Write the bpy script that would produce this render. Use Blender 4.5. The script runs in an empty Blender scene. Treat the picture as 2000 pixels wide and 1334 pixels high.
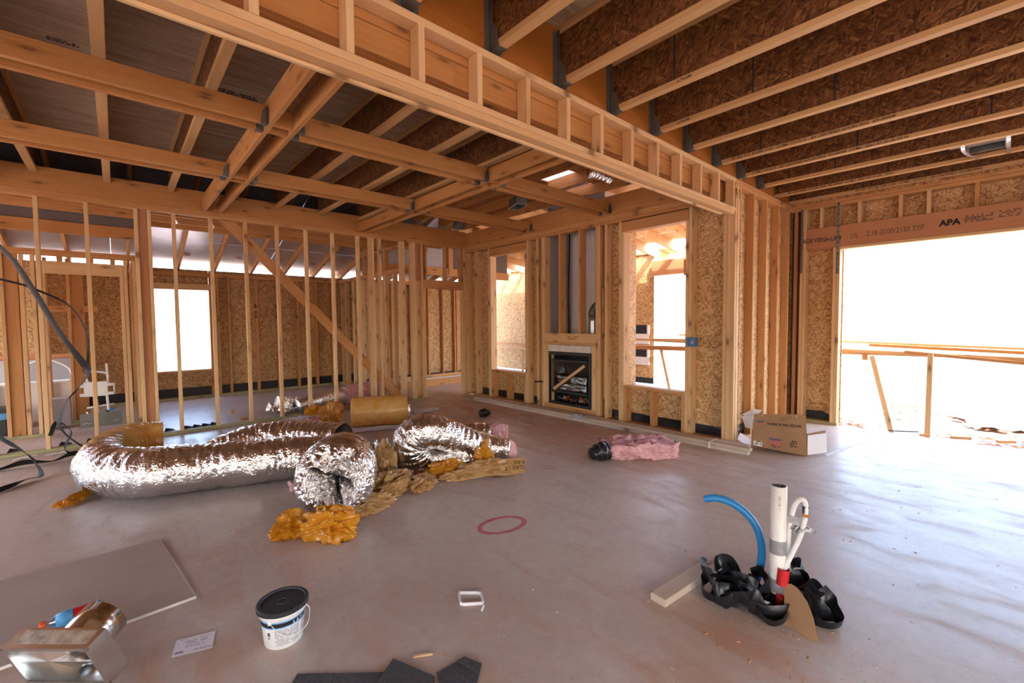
import bpy, bmesh, math, random
from mathutils import Matrix, Vector, noise, Euler
random.seed(7)
S = bpy.context.scene
C = S.collection
V = Vector

# ------------------------------------------------------------------ camera, sky, sun, exposure
cam_d = bpy.data.cameras.new('camera')
cam = bpy.data.objects.new('camera', cam_d)
C.objects.link(cam)
cam_d.sensor_width = 36.0
cam_d.lens = 865.23 * 36.0 / 2000.0
cam_d.clip_start = 0.05
cam_d.clip_end = 4000
_p, _y, _r = 0.0450066, 0.8421975, -0.0085859
_f = V((math.cos(_y) * math.cos(_p), math.sin(_y) * math.cos(_p), -math.sin(_p)))
_rt = V((math.sin(_y), -math.cos(_y), 0))
_up = _rt.cross(_f)
_r2 = math.cos(_r) * _rt + math.sin(_r) * _up
_u2 = -math.sin(_r) * _rt + math.cos(_r) * _up
cam.matrix_world = Matrix(((_r2.x, _u2.x, -_f.x, 0), (_r2.y, _u2.y, -_f.y, 0), (_r2.z, _u2.z, -_f.z, 1.436), (0, 0, 0, 1)))
S.camera = cam

world = bpy.data.worlds.new('sky')
S.world = world
world.use_nodes = True
wn = world.node_tree
wn.nodes.clear()
w_out = wn.nodes.new('ShaderNodeOutputWorld')
w_bg = wn.nodes.new('ShaderNodeBackground')
w_sky = wn.nodes.new('ShaderNodeTexSky')
w_sky.sky_type = 'NISHITA'
w_sky.sun_disc = False
w_sky.sun_elevation = math.radians(52)
w_sky.sun_rotation = math.radians(210)
w_sky.air_density = 1.0
w_sky.dust_density = 4.0
w_sky.ozone_density = 1.0
w_tc = wn.nodes.new('ShaderNodeTexCoord')
w_mx = wn.nodes.new('ShaderNodeVectorMath')      # the horizon haze carries on below the horizon line
w_mx.operation = 'MAXIMUM'
w_mx.inputs[1].default_value = (-1, -1, 0.015)
wn.links.new(w_tc.outputs['Generated'], w_mx.inputs[0])
wn.links.new(w_mx.outputs[0], w_sky.inputs['Vector'])
wn.links.new(w_sky.outputs[0], w_bg.inputs[0])
w_bg.inputs[1].default_value = 0.82
wn.links.new(w_bg.outputs[0], w_out.inputs[0])

sun_d = bpy.data.lights.new('sun', 'SUN')
sun_d.energy = 4.6
sun_d.angle = math.radians(0.6)
sun_d.color = (1.0, 0.95, 0.87)
sun = bpy.data.objects.new('sun', sun_d)
C.objects.link(sun)
# high sun behind the camera's right shoulder
_sd = V((-0.33, -0.58, 0.76)).normalized()
sun.rotation_euler = _sd.to_track_quat('Z', 'Y').to_euler()
sun.location = (12, 10, 20)

S.view_settings.view_transform = 'Standard'
S.view_settings.look = 'None'
S.view_settings.exposure = 1.6
S.view_settings.gamma = 1.0
S.view_settings.use_curve_mapping = False
S.cycles.max_bounces = 10
S.cycles.diffuse_bounces = 7
S.cycles.glossy_bounces = 4
S.cycles.transmission_bounces = 6
S.cycles.transparent_max_bounces = 8
S.cycles.use_denoising = True
S.cycles.sample_clamp_indirect = 8.0
S.cycles.caustics_reflective = False
S.cycles.caustics_refractive = False

# ------------------------------------------------------------------ node helpers
class NT:
    def __init__(self, name):
        self.m = bpy.data.materials.new(name)
        self.m.use_nodes = True
        self.t = self.m.node_tree
        self.b = self.t.nodes['Principled BSDF']
    def n(self, typ, **kw):
        nd = self.t.nodes.new(typ)
        for k, v in kw.items():
            if k.startswith('i_'):
                key = k[2:]
                nd.inputs[int(key) if key.isdigit() else key].default_value = v
            else:
                setattr(nd, k, v)
        return nd
    def l(self, a, b):
        self.t.links.new(a, b)
    def coord(self, kind='Object'):
        return self.n('ShaderNodeTexCoord').outputs[kind]
    def map(self, src, scale=(1, 1, 1), loc=(0, 0, 0), rot=(0, 0, 0)):
        m = self.n('ShaderNodeMapping')
        m.inputs['Scale'].default_value = scale
        m.inputs['Location'].default_value = loc
        m.inputs['Rotation'].default_value = rot
        self.l(src, m.inputs['Vector'])
        return m.outputs[0]
    def noise(self, src, scale=5, detail=3, rough=0.55, dist=0.0):
        nd = self.n('ShaderNodeTexNoise')
        nd.inputs['Scale'].default_value = scale
        nd.inputs['Detail'].default_value = detail
        nd.inputs['Roughness'].default_value = rough
        nd.inputs['Distortion'].default_value = dist
        self.l(src, nd.inputs['Vector'])
        return nd.outputs['Fac']
    def ramp(self, src, stops, interp='LINEAR'):
        r = self.n('ShaderNodeValToRGB')
        cr = r.color_ramp
        cr.interpolation = interp
        while len(cr.elements) < len(stops):
            cr.elements.new(0.5)
        for e, (p, c) in zip(cr.elements, stops):
            e.position = p
            e.color = (*c, 1) if len(c) == 3 else c
        self.l(src, r.inputs[0])
        return r.outputs[0]
    def math(self, op, a, b=0.0, clamp=False):
        m = self.n('ShaderNodeMath', operation=op, use_clamp=clamp)
        for i, x in enumerate((a, b)):
            if hasattr(x, 'links'):
                self.l(x, m.inputs[i])
            else:
                m.inputs[i].default_value = x
        return m.outputs[0]
    def mix(self, fac, a, b, mode='MIX'):
        m = self.n('ShaderNodeMix', data_type='RGBA', blend_type=mode)
        for sock, x in ((m.inputs[0], fac), (m.inputs[6], a), (m.inputs[7], b)):
            if hasattr(x, 'links'):
                self.l(x, sock)
            elif isinstance(x, (int, float)):
                sock.default_value = x
            else:
                sock.default_value = (*x, 1)
        return m.outputs[2]
    def bump(self, h, strength=0.3, dist=0.01):
        b = self.n('ShaderNodeBump')
        b.inputs['Strength'].default_value = strength
        b.inputs['Distance'].default_value = dist
        self.l(h, b.inputs['Height'])
        self.l(b.outputs[0], self.b.inputs['Normal'])
    def set(self, **kw):
        names = dict(rough='Roughness', metal='Metallic', spec='Specular IOR Level', color='Base Color', trans='Transmission Weight', ior='IOR', alpha='Alpha', sss='Subsurface Weight', coat='Coat Weight')
        for k, v in kw.items():
            s = self.b.inputs[names[k]]
            if hasattr(v, 'links'):
                self.l(v, s)
            elif isinstance(v, tuple) and len(v) == 3:
                s.default_value = (*v, 1)
            else:
                s.default_value = v
        return self
    def rnd(self):
        return self.n('ShaderNodeObjectInfo').outputs['Random']
    def rndvec(self, src, amt=40.0):
        a = self.n('ShaderNodeVectorMath', operation='ADD')
        sc = self.math('MULTIPLY', self.rnd(), amt)
        cb = self.n('ShaderNodeCombineXYZ')
        self.l(sc, cb.inputs[0])
        self.l(self.math('MULTIPLY', sc, 0.73), cb.inputs[1])
        self.l(self.math('MULTIPLY', sc, 0.31), cb.inputs[2])
        self.l(src, a.inputs[0])
        self.l(cb.outputs[0], a.inputs[1])
        return a.outputs[0]

def lumber(name, lo, hi, dark, knots=True, rough=0.62, tint=0.5):
    k = NT(name)
    co = k.rndvec(k.coord())
    g = k.noise(k.map(co, (0.9, 16, 16)), 2.2, 4, 0.6, 0.6)
    col = k.ramp(g, [(0.25, lo), (0.55, tuple((a + b) / 2 for a, b in zip(lo, hi))), (0.8, hi)])
    r = k.math('FRACT', k.math('MULTIPLY', k.rnd(), 7.31))
    col = k.mix(k.math('MULTIPLY', r, tint), col, dark)
    big = k.noise(k.map(co, (0.6, 3, 3)), 1.4, 2)
    col = k.mix(k.ramp(big, [(0.5, (0, 0, 0)), (0.75, (0.35, 0.35, 0.35))]), col, dark)
    if knots:
        v = k.n('ShaderNodeTexVoronoi', feature='F1', voronoi_dimensions='2D')
        v.inputs['Scale'].default_value = 1.0
        k.l(k.map(co, (2.6, 9.0, 9.0)), v.inputs['Vector'])
        sp = k.n('ShaderNodeSeparateColor')
        k.l(v.outputs['Color'], sp.inputs[0])
        on = k.math('GREATER_THAN', sp.outputs[0], 0.62)
        d = k.math('MULTIPLY', k.ramp(v.outputs['Distance'], [(0.06, (1, 1, 1)), (0.12, (0.35, 0.35, 0.35)), (0.30, (0, 0, 0))]), on)
        col = k.mix(k.math('MULTIPLY', d, 0.8), col, (0.16, 0.065, 0.025))
    k.set(color=col, rough=rough, spec=0.3)
    k.bump(g, 0.12, 0.002)
    return k.m

def osb(name, stops, scale=1.0, rough=0.6):
    k = NT(name)
    co = k.rndvec(k.coord())
    pri = tone = None
    for i, (ang, sx, sy) in enumerate(((0.35, 9, 46), (1.45, 10, 50), (2.5, 8, 40), (0.9, 13, 60))):
        v = k.n('ShaderNodeTexVoronoi', feature='F1', voronoi_dimensions='2D')
        v.inputs['Scale'].default_value = scale
        k.l(k.map(k.map(co, rot=(0, 0, ang)), (sx, sy, 1)), v.inputs['Vector'])
        sp = k.n('ShaderNodeSeparateColor')
        k.l(v.outputs['Color'], sp.inputs[0])
        edge = k.math('MULTIPLY', k.ramp(v.outputs['Distance'], [(0.35, (0, 0, 0)), (0.75, (1, 1, 1))]), 0.35)
        t = k.math('SUBTRACT', sp.outputs[1], edge)
        p = sp.outputs[0]
        if pri is None:
            pri, tone = p, t
        else:
            gt = k.math('GREATER_THAN', p, pri)
            mx = k.n('ShaderNodeMix', data_type='FLOAT')
            k.l(gt, mx.inputs[0]); k.l(tone, mx.inputs[2]); k.l(t, mx.inputs[3])
            tone = mx.outputs[0]
            pri = k.math('MAXIMUM', p, pri)
    fine = k.noise(k.map(co, (60, 60, 60)), 2, 2)
    tone = k.math('ADD', tone, k.math('MULTIPLY', k.math('SUBTRACT', fine, 0.5), 0.35))
    col = k.ramp(tone, stops)
    k.set(color=col, rough=rough, spec=0.25)
    k.bump(tone, 0.25, 0.003)
    return k.m

M = {}
M['lumber'] = lumber('fir_lumber', (0.50, 0.245, 0.09), (0.66, 0.385, 0.165), (0.44, 0.185, 0.06))
M['lumber_pale'] = lumber('pale_pine', (0.66, 0.43, 0.215), (0.78, 0.57, 0.33), (0.56, 0.30, 0.12))
M['beam'] = lumber('fir_beam', (0.44, 0.20, 0.062), (0.60, 0.315, 0.115), (0.42, 0.17, 0.05), tint=0.4)
M['flange'] = lumber('flange_lumber', (0.58, 0.34, 0.14), (0.72, 0.48, 0.24), (0.48, 0.26, 0.11), knots=False)
M['lvl'] = lumber('laminated_veneer', (0.44, 0.20, 0.095), (0.52, 0.26, 0.13), (0.42, 0.18, 0.08), knots=False, tint=0.2)
M['rim'] = lumber('rim_board', (0.32, 0.105, 0.014), (0.40, 0.15, 0.022), (0.29, 0.09, 0.012), knots=False, tint=0.2)
M['grey_board'] = lumber('weathered_board', (0.50, 0.44, 0.36), (0.64, 0.57, 0.48), (0.46, 0.32, 0.22))
M['green_plate'] = lumber('treated_lumber', (0.34, 0.33, 0.16), (0.46, 0.43, 0.24), (0.30, 0.29, 0.15))
M['osb'] = osb('osb_sheathing', [(0.0, (0.30, 0.15, 0.06)), (0.2, (0.50, 0.295, 0.13)), (0.6, (0.62, 0.405, 0.195)), (1.0, (0.75, 0.54, 0.29))], 1.7)
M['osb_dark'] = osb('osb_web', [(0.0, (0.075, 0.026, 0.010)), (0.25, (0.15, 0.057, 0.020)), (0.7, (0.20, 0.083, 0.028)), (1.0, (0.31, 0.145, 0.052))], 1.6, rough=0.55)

def plywood():
    k = NT('plywood_deck')
    co = k.rndvec(k.coord())
    g = k.noise(k.map(co, (0.8, 9, 9)), 2.5, 4, 0.65, 1.2)
    col = k.ramp(g, [(0.3, (0.37, 0.27, 0.185)), (0.55, (0.51, 0.395, 0.285)), (0.75, (0.63, 0.505, 0.385))])
    s = k.noise(k.map(co, (0.7, 5, 5)), 1.6, 2)
    col = k.mix(k.ramp(s, [(0.45, (0, 0, 0)), (0.7, (0.6, 0.6, 0.6))]), col, (0.33, 0.20, 0.11))
    k.set(color=col, rough=0.7, spec=0.2)
    k.bump(g, 0.2, 0.002)
    return k.m
M['plywood'] = plywood()

def concrete():
    k = NT('concrete_slab')
    co = k.n('ShaderNodeNewGeometry').outputs['Position']
    a = k.noise(k.map(co, (1, 1, 1)), 0.8, 5, 0.6, 0.4)
    b = k.noise(k.map(co, (3.2, 1.2, 1), rot=(0, 0, 0.5)), 1.5, 6, 0.65, 0.8)
    c = k.noise(co, 14, 5, 0.7)
    base = k.ramp(a, [(0.3, (0.47, 0.385, 0.325)), (0.7, (0.61, 0.535, 0.485))])
    base = k.mix(k.ramp(c, [(0.4, (0.25, 0.25, 0.25)), (0.62, (0, 0, 0))]), base, (0.33, 0.255, 0.225))
    # tracked-in red dirt: patches, heavier along the lumber at the fireplace wall and round the stub-up
    def near(x, y, sx, sy, lo, hi):
        d = k.map(co, (1 / sx, 1 / sy, 0), loc=(-x / sx, -y / sy, 0))
        ln = k.n('ShaderNodeVectorMath', operation='LENGTH')
        k.l(d, ln.inputs[0])
        return k.ramp(ln.outputs['Value'], [(lo, (1, 1, 1)), (hi, (0, 0, 0))])
    z1 = near(4.35, 4.2, 1.3, 3.4, 0.35, 1.0)
    z2 = near(1.95, 0.80, 0.75, 0.40, 0.2, 1.0)
    z3 = near(-0.2, 2.6, 1.6, 1.6, 0.1, 1.0)
    z = k.math('MAXIMUM', k.math('MAXIMUM', z1, k.math('MULTIPLY', z2, 0.9)), k.math('MULTIPLY', z3, 0.55))
    dirt = k.math('ADD', k.math('MULTIPLY', k.math('SUBTRACT', b, 0.53), 3.0), k.math('MULTIPLY', z, 0.95), True)
    dirt = k.math('MULTIPLY', dirt, k.math('ADD', 0.55, k.math('MULTIPLY', c, 0.5)), True)
    col = k.mix(k.math('MULTIPLY', dirt, 0.95), base, (0.45, 0.245, 0.145))
    pt = k.noise(k.map(co, (1, 1, 1)), 60, 2, 0.5)
    col = k.mix(k.ramp(pt, [(0.26, (0.5, 0.5, 0.5)), (0.32, (0, 0, 0))]), col, (0.16, 0.11, 0.085))
    rg = k.ramp(b, [(0.3, (0.30, 0.30, 0.30)), (0.75, (0.48, 0.48, 0.48))])
    k.set(color=col, rough=k.math('ADD', rg, k.math('MULTIPLY', dirt, 0.25)), spec=0.5)
    k.bump(c, 0.08, 0.004)
    return k.m
M['concrete'] = concrete()

def earth():
    k = NT('dusty_ground')
    co = k.coord()
    a = k.noise(co, 0.5, 6, 0.65)
    b = k.noise(co, 6, 6, 0.7)
    col = k.ramp(a, [(0.35, (0.34, 0.24, 0.185)), (0.6, (0.47, 0.39, 0.335))])
    col = k.mix(k.ramp(b, [(0.55, (0, 0, 0)), (0.72, (0.7, 0.7, 0.7))]), col, (0.36, 0.20, 0.13))
    k.set(color=col, rough=0.95, spec=0.1)
    k.bump(b, 0.5, 0.03)
    return k.m
M['earth'] = earth()

def plain(name, color, rough=0.5, metal=0.0, var=0.0, bump=0.0, bscale=20, spec=0.5, **kw):
    k = NT(name)
    co = k.coord()
    if var:
        n_ = k.noise(co, bscale * 0.4, 4, 0.6)
        c2 = tuple(max(0, x * (1 - var)) for x in color)
        k.set(color=k.ramp(n_, [(0.35, c2), (0.65, color)]))
    else:
        k.set(color=color)
    k.set(rough=rough, metal=metal, spec=spec, **kw)
    if bump:
        k.bump(k.noise(co, bscale, 4, 0.6), bump, 0.01)
    return k.m

def foil(name, color, rough, s1, strength, dist=0.02):
    k = NT(name)
    co = k.coord('Generated') if False else k.coord()
    v = k.n('ShaderNodeTexVoronoi', feature='F1')
    v.inputs['Scale'].default_value = s1
    nz = k.n('ShaderNodeTexNoise')
    nz.inputs['Scale'].default_value = s1 * 0.5
    nz.inputs['Detail'].default_value = 3
    k.l(co, nz.inputs['Vector'])
    va = k.n('ShaderNodeVectorMath', operation='MULTIPLY_ADD')
    k.l(nz.outputs['Color'], va.inputs[0])
    va.inputs[1].default_value = (0.25, 0.25, 0.25)
    k.l(co, va.inputs[2])
    k.l(va.outputs[0], v.inputs['Vector'])
    h = k.math('ADD', v.outputs['Distance'], k.math('MULTIPLY', k.noise(co, s1 * 2.3, 3, 0.6), 0.5))
    k.set(color=color, metal=1.0, rough=rough)
    k.bump(h, strength, dist)
    return k.m
M['foil'] = foil('crumpled_foil', (0.88, 0.86, 0.85), 0.17, 24, 0.5, 0.010)
M['foil_board'] = plain('foil_faced_board', (0.66, 0.66, 0.72), 0.33, 0.75, var=0.15, bump=0.1, bscale=6)
M['galv'] = plain('galvanized_steel', (0.62, 0.65, 0.68), 0.30, 1.0, var=0.12, bscale=30)
M['galv_dull'] = plain('dull_galvanized', (0.20, 0.20, 0.185), 0.5, 0.7, var=0.2, bscale=30)
M['tin'] = plain('sheet_tin', (0.80, 0.81, 0.80), 0.16, 1.0, var=0.05, bump=0.04, bscale=4)
M['black_plastic'] = plain('black_plastic_film', (0.012, 0.012, 0.016), 0.28, bump=0.35, bscale=14)
M['dusty_tin'] = plain('dusty_tin', (0.62, 0.50, 0.36), 0.35, 0.5, var=0.62, bump=0.1, bscale=45)
M['black_strip'] = plain('black_strip_plastic', (0.012, 0.013, 0.016), 0.5, spec=0.25)
M['black_matte'] = plain('black_felt', (0.018, 0.019, 0.024), 0.55, bump=0.3, bscale=30)
M['black_metal'] = plain('black_painted_metal', (0.02, 0.022, 0.026), 0.4)
M['black_ink'] = plain('black_ink', (0.03, 0.026, 0.026), 0.8, spec=0.1)
M['grey_ink'] = plain('faded_ink', (0.10, 0.075, 0.06), 0.8, spec=0.1)
M['pale_ink'] = plain('pale_print', (0.44, 0.43, 0.46), 0.8, spec=0.1)
M['pink'] = plain('pink_fibreglass', (0.84, 0.47, 0.48), 0.95, var=0.3, bump=0.9, bscale=60, spec=0.05)
M['white_plastic'] = plain('white_plastic', (0.80, 0.80, 0.80), 0.4, var=0.06, bscale=15)
M['white_enamel'] = plain('white_enamel', (0.85, 0.85, 0.84), 0.15)
M['pvc'] = plain('dusty_white_pipe', (0.80, 0.78, 0.73), 0.35, var=0.12, bscale=18)
M['blue_plastic'] = plain('blue_pipe_plastic', (0.02, 0.22, 0.52), 0.35)
M['blue_box'] = plain('blue_box_plastic', (0.05, 0.16, 0.36), 0.5)
M['sky_blue'] = plain('light_blue_print', (0.10, 0.40, 0.80), 0.4)
M['red'] = plain('red_plastic', (0.55, 0.015, 0.02), 0.35)
M['red_print'] = plain('red_print', (0.46, 0.12, 0.10), 0.7)
M['blue_print'] = plain('dark_blue_print', (0.07, 0.08, 0.17), 0.7)
M['red_spray'] = plain('red_spray_paint', (0.55, 0.16, 0.19), 0.8, var=0.3, bscale=40)
M['orange'] = plain('orange_plastic', (0.75, 0.10, 0.015), 0.4)
M['cardboard'] = plain('brown_cardboard', (0.37, 0.215, 0.115), 0.8, var=0.18, bump=0.1, bscale=10, spec=0.15)
M['white_card'] = plain('white_card', (0.78, 0.76, 0.76), 0.7, var=0.06, spec=0.2)
M['paper'] = plain('white_paper', (0.78, 0.77, 0.86), 0.8, spec=0.2)
M['drywall_paper'] = plain('dusty_drywall_face', (0.43, 0.335, 0.285), 0.8, var=0.12, bscale=5, spec=0.15)
M['gypsum'] = plain('gypsum_core', (0.72, 0.67, 0.62), 0.9, var=0.2, bscale=30)
M['grey_panel'] = plain('grey_wallboard', (0.46, 0.45, 0.48), 0.75, var=0.1, bscale=2)
M['dark_panel'] = plain('dark_grey_sheathing', (0.17, 0.145, 0.135), 0.8, var=0.15, bscale=4)
M['chase_panel'] = plain('pale_chase_board', (0.84, 0.82, 0.83), 0.7, var=0.12, bscale=3)
M['shingle'] = plain('dark_shingle', (0.075, 0.07, 0.075), 0.85, var=0.5, bump=0.8, bscale=220)
M['tape'] = plain('grey_duct_tape', (0.33, 0.33, 0.34), 0.35, metal=0.3, bump=0.3, bscale=40)
M['duct_inner'] = plain('black_duct_core', (0.015, 0.014, 0.016), 0.35, bump=0.5, bscale=40)

def sheet_plastic(name, color, dark, rough=0.25):
    k = NT(name)
    co = k.coord()
    n_ = k.noise(co, 6, 4, 0.6, 0.5)
    k.set(color=k.ramp(n_, [(0.35, dark), (0.65, color)]), rough=rough, spec=0.6)
    k.b.inputs['Subsurface Weight'].default_value = 0.0
    k.bump(k.noise(co, 14, 3, 0.5, 0.8), 0.32, 0.015)
    tr = k.n('ShaderNodeBsdfTranslucent')
    k.l(k.ramp(n_, [(0.35, dark), (0.65, color)]), tr.inputs[0])
    ms = k.n('ShaderNodeMixShader')
    ms.inputs[0].default_value = 0.35
    out = [x for x in k.t.nodes if x.type == 'OUTPUT_MATERIAL'][0]
    k.l(k.b.outputs[0], ms.inputs[1]); k.l(tr.outputs[0], ms.inputs[2]); k.l(ms.outputs[0], out.inputs[0])
    return k.m
M['yellow_plastic'] = sheet_plastic('amber_plastic_sleeve', (0.84, 0.52, 0.19), (0.74, 0.38, 0.07), 0.18)
M['orange_plastic'] = sheet_plastic('bright_amber_plastic', (0.80, 0.40, 0.03), (0.62, 0.24, 0.01))
M['tan_plastic'] = sheet_plastic('tan_plastic_sleeve', (0.68, 0.44, 0.20), (0.56, 0.32, 0.12))
M['white_film'] = sheet_plastic('white_film', (0.85, 0.82, 0.84), (0.72, 0.68, 0.70), 0.4)

def glass(name, tint, refl):
    k = NT(name)
    tr = k.n('ShaderNodeBsdfTransparent'); tr.inputs[0].default_value = (*tint, 1)
    gl = k.n('ShaderNodeBsdfGlossy'); gl.inputs['Roughness'].default_value = 0.03
    lw = k.n('ShaderNodeLayerWeight'); lw.inputs[0].default_value = 0.25
    fac = k.math('ADD', k.math('MULTIPLY', lw.outputs['Fresnel'], 0.6), refl, True)
    ms = k.n('ShaderNodeMixShader')
    k.l(fac, ms.inputs[0]); k.l(tr.outputs[0], ms.inputs[1]); k.l(gl.outputs[0], ms.inputs[2])
    out = [x for x in k.t.nodes if x.type == 'OUTPUT_MATERIAL'][0]
    k.l(ms.outputs[0], out.inputs[0])
    return k.m
M['glass'] = glass('fireplace_glass', (0.85, 0.88, 0.9), 0.04)
M['bottle'] = glass('clear_bottle_plastic', (0.85, 0.93, 0.97), 0.10)

# ------------------------------------------------------------------ object helpers
WM = {}
def link(o, parent, mw):
    C.objects.link(o)
    WM[o.name] = mw
    if parent is not None:
        o.parent = parent
        o.matrix_basis = WM[parent.name].inverted() @ mw
    else:
        o.matrix_basis = mw
    return o
def tag(o, label=None, cat=None, group=None, kind=None):
    if label: o['label'] = label
    if cat: o['category'] = cat
    if group: o['group'] = group
    if kind: o['kind'] = kind
    return o
def empty(name, loc=(0, 0, 0), rz=0, label=None, cat=None, group=None, kind=None):
    o = bpy.data.objects.new(name, None)
    o.empty_display_size = 0.1
    link(o, None, Matrix.Translation(loc) @ Matrix.Rotation(rz, 4, 'Z'))
    return tag(o, label, cat, group, kind)
def meshobj(name, verts, faces, mat, parent=None, mw=None, smooth=False):
    me = bpy.data.meshes.new(name)
    me.from_pydata([tuple(v) for v in verts], [], faces)
    me.update()
    me.materials.append(M[mat] if isinstance(mat, str) else mat)
    if smooth:
        for p in me.polygons:
            p.use_smooth = True
    o = bpy.data.objects.new(name, me)
    return link(o, parent, mw or (WM[parent.name] if parent else Matrix.Identity(4)))
BOX = {}
def box_mesh(L, w, t, mat, ch):
    """eased-edge board along local X, centred"""
    key = (round(L, 3), round(w, 3), round(t, 4), mat, ch)
    if key in BOX:
        return BOX[key]
    hy, hz, hx = w / 2, t / 2, L / 2
    c = min(ch, hz * 0.45)
    sec = [(-hy + c, -hz), (hy - c, -hz), (hy, -hz + c), (hy, hz - c), (hy - c, hz), (-hy + c, hz), (-hy, hz - c), (-hy, -hz + c)] if c > 0 else [(-hy, -hz), (hy, -hz), (hy, hz), (-hy, hz)]
    n = len(sec)
    vs = [(-hx, y, z) for y, z in sec] + [(hx, y, z) for y, z in sec]
    fs = [(i, (i + 1) % n, n + (i + 1) % n, n + i) for i in range(n)]
    fs = [tuple(f) for f in fs] + [tuple(range(n - 1, -1, -1)), tuple(range(n, 2 * n))]
    me = bpy.data.meshes.new('board')
    me.from_pydata(vs, [], fs)
    me.update()
    me.materials.append(M[mat])
    BOX[key] = me
    return me
def put(name, me, parent, mw):
    return link(bpy.data.objects.new(name, me), parent, mw)
AX = (V((1, 0, 0)), V((0, 1, 0)), V((0, 0, 1)))
def bx(parent, name, x, y, z, mat, ch=0.003):
    """axis-aligned board; longest side becomes local X (grain), shortest local Z"""
    d = [abs(x[1] - x[0]), abs(y[1] - y[0]), abs(z[1] - z[0])]
    c = V(((x[0] + x[1]) / 2, (y[0] + y[1]) / 2, (z[0] + z[1]) / 2))
    o = sorted(range(3), key=lambda i: -d[i])
    X, Y = AX[o[0]], AX[o[1]]
    Z = X.cross(Y)
    mw = Matrix.Translation(c) @ Matrix((X, Y, Z)).transposed().to_4x4()
    return put(name, box_mesh(d[o[0]], d[o[1]], d[o[2]], mat, ch), parent, mw)
def board(parent, name, a, b, w, t, wdir, mat, ch=0.003):
    a, b = V(a), V(b)
    X = (b - a).normalized()
    Z = X.cross(V(wdir)).normalized()
    Y = Z.cross(X)
    mw = Matrix.Translation((a + b) / 2) @ Matrix((X, Y, Z)).transposed().to_4x4()
    return put(name, box_mesh((b - a).length, w, t, mat, ch), parent, mw)
def frame_m(origin, right, up):
    X, Y = V(right).normalized(), V(up).normalized()
    Z = X.cross(Y).normalized()
    Y = Z.cross(X)
    return Matrix.Translation(origin) @ Matrix((X, Y, Z)).transposed().to_4x4()
def text(parent, name, s, origin, right, up, size, mat='black_ink', shear=0.0, align='LEFT', sx=1.0, bold=0.0):
    cu = bpy.data.curves.new(name, 'FONT')
    cu.body = s
    cu.size = size
    cu.shear = shear
    cu.align_x = align
    cu.resolution_u = 3
    cu.offset = bold
    cu.materials.append(M[mat])
    tmp = bpy.data.objects.new(name, cu)
    me = bpy.data.meshes.new_from_object(tmp)
    bpy.data.objects.remove(tmp)
    bpy.data.curves.remove(cu)
    o = bpy.data.objects.new(name, me)
    return link(o, parent, frame_m(origin, right, up) @ Matrix.Diagonal((sx, 1, 1, 1)))
def stamp(parent, name, origin, right, up, w, h, rows, mat='black_ink', seed=1, fill=0.7):
    """print too small to read: rows of little ink bars, flat on the surface"""
    rr = random.Random(seed)
    vs, fs = [], []
    for r in range(rows):
        y0 = h * r / rows + h / rows * 0.18
        y1 = h * (r + 1) / rows - h / rows * 0.18
        x = 0
        while x < w:
            dx = rr.uniform(0.25, 0.9) * h / rows
            if rr.random() < fill:
                k = len(vs)
                x1 = min(w, x + dx)
                vs += [(x, y0, 0), (x1, y0, 0), (x1, y1, 0), (x, y1, 0)]
                fs.append((k, k + 1, k + 2, k + 3))
            x += dx * rr.uniform(1.1, 1.5)
    return meshobj(name, vs, fs, mat, parent, frame_m(origin, right, up))
def tube_mesh(pts, rad, seg=12, cap=True, rfun=None, closed=False):
    pts = [V(p) for p in pts]
    n = len(pts)
    vs, fs = [], []
    T0 = (pts[1] - pts[0]).normalized()
    N = T0.orthogonal().normalized()
    for i, p in enumerate(pts):
        if closed:
            T = (pts[(i + 1) % n] - pts[i - 1]).normalized()
        else:
            T = (pts[min(i + 1, n - 1)] - pts[max(i - 1, 0)]).normalized()
        N = (N - T * N.dot(T)).normalized()
        B = T.cross(N)
        r = rad[i] if isinstance(rad, (list, tuple)) else rad
        for j in range(seg):
            a = 2 * math.pi * j / seg
            rr = r if rfun is None else rfun(i, a, r)
            vs.append(p + N * math.cos(a) * rr + B * math.sin(a) * rr)
    m = n if closed else n - 1
    for i in range(m):
        for j in range(seg):
            a, b = i * seg + j, i * seg + (j + 1) % seg
            c, d = ((i + 1) % n) * seg + (j + 1) % seg, ((i + 1) % n) * seg + j
            fs.append((a, b, c, d))
    if cap and not closed:
        fs.append(tuple(range(seg - 1, -1, -1)))
        fs.append(tuple((n - 1) * seg + j for j in range(seg)))
    return vs, fs
def spline(ctrl, n):
    """Catmull-Rom through control points"""
    P = [V(p) for p in ctrl]
    P = [P[0] * 2 - P[1]] + P + [P[-1] * 2 - P[-2]]
    out = []
    m = len(P) - 3
    for k in range(n):
        t = k / (n - 1) * m
        i = min(int(t), m - 1)
        t -= i
        a, b, c, d = P[i:i + 4]
        out.append(0.5 * ((2 * b) + (c - a) * t + (2 * a - 5 * b + 4 * c - d) * t * t + (3 * b - a - 3 * c + d) * t ** 3))
    return out
def tube(parent, name, pts, rad, mat, seg=12, mw=None, cap=True, rfun=None, closed=False):
    vs, fs = tube_mesh(pts, rad, seg, cap, rfun, closed)
    return meshobj(name, vs, fs, mat, parent, mw or Matrix.Identity(4), smooth=True)
def lathe(parent, name, prof, mat, mw, seg=32, cap=False, smooth=True):
    vs, fs = [], []
    for r, z in prof:
        for j in range(seg):
            a = 2 * math.pi * j / seg
            vs.append((r * math.cos(a), r * math.sin(a), z))
    for i in range(len(prof) - 1):
        for j in range(seg):
            fs.append((i * seg + j, i * seg + (j + 1) % seg, (i + 1) * seg + (j + 1) % seg, (i + 1) * seg + j))
    if cap:
        fs.append(tuple(range(seg - 1, -1, -1)))
        fs.append(tuple((len(prof) - 1) * seg + j for j in range(seg)))
    return meshobj(name, vs, fs, mat, parent, mw, smooth)
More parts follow.
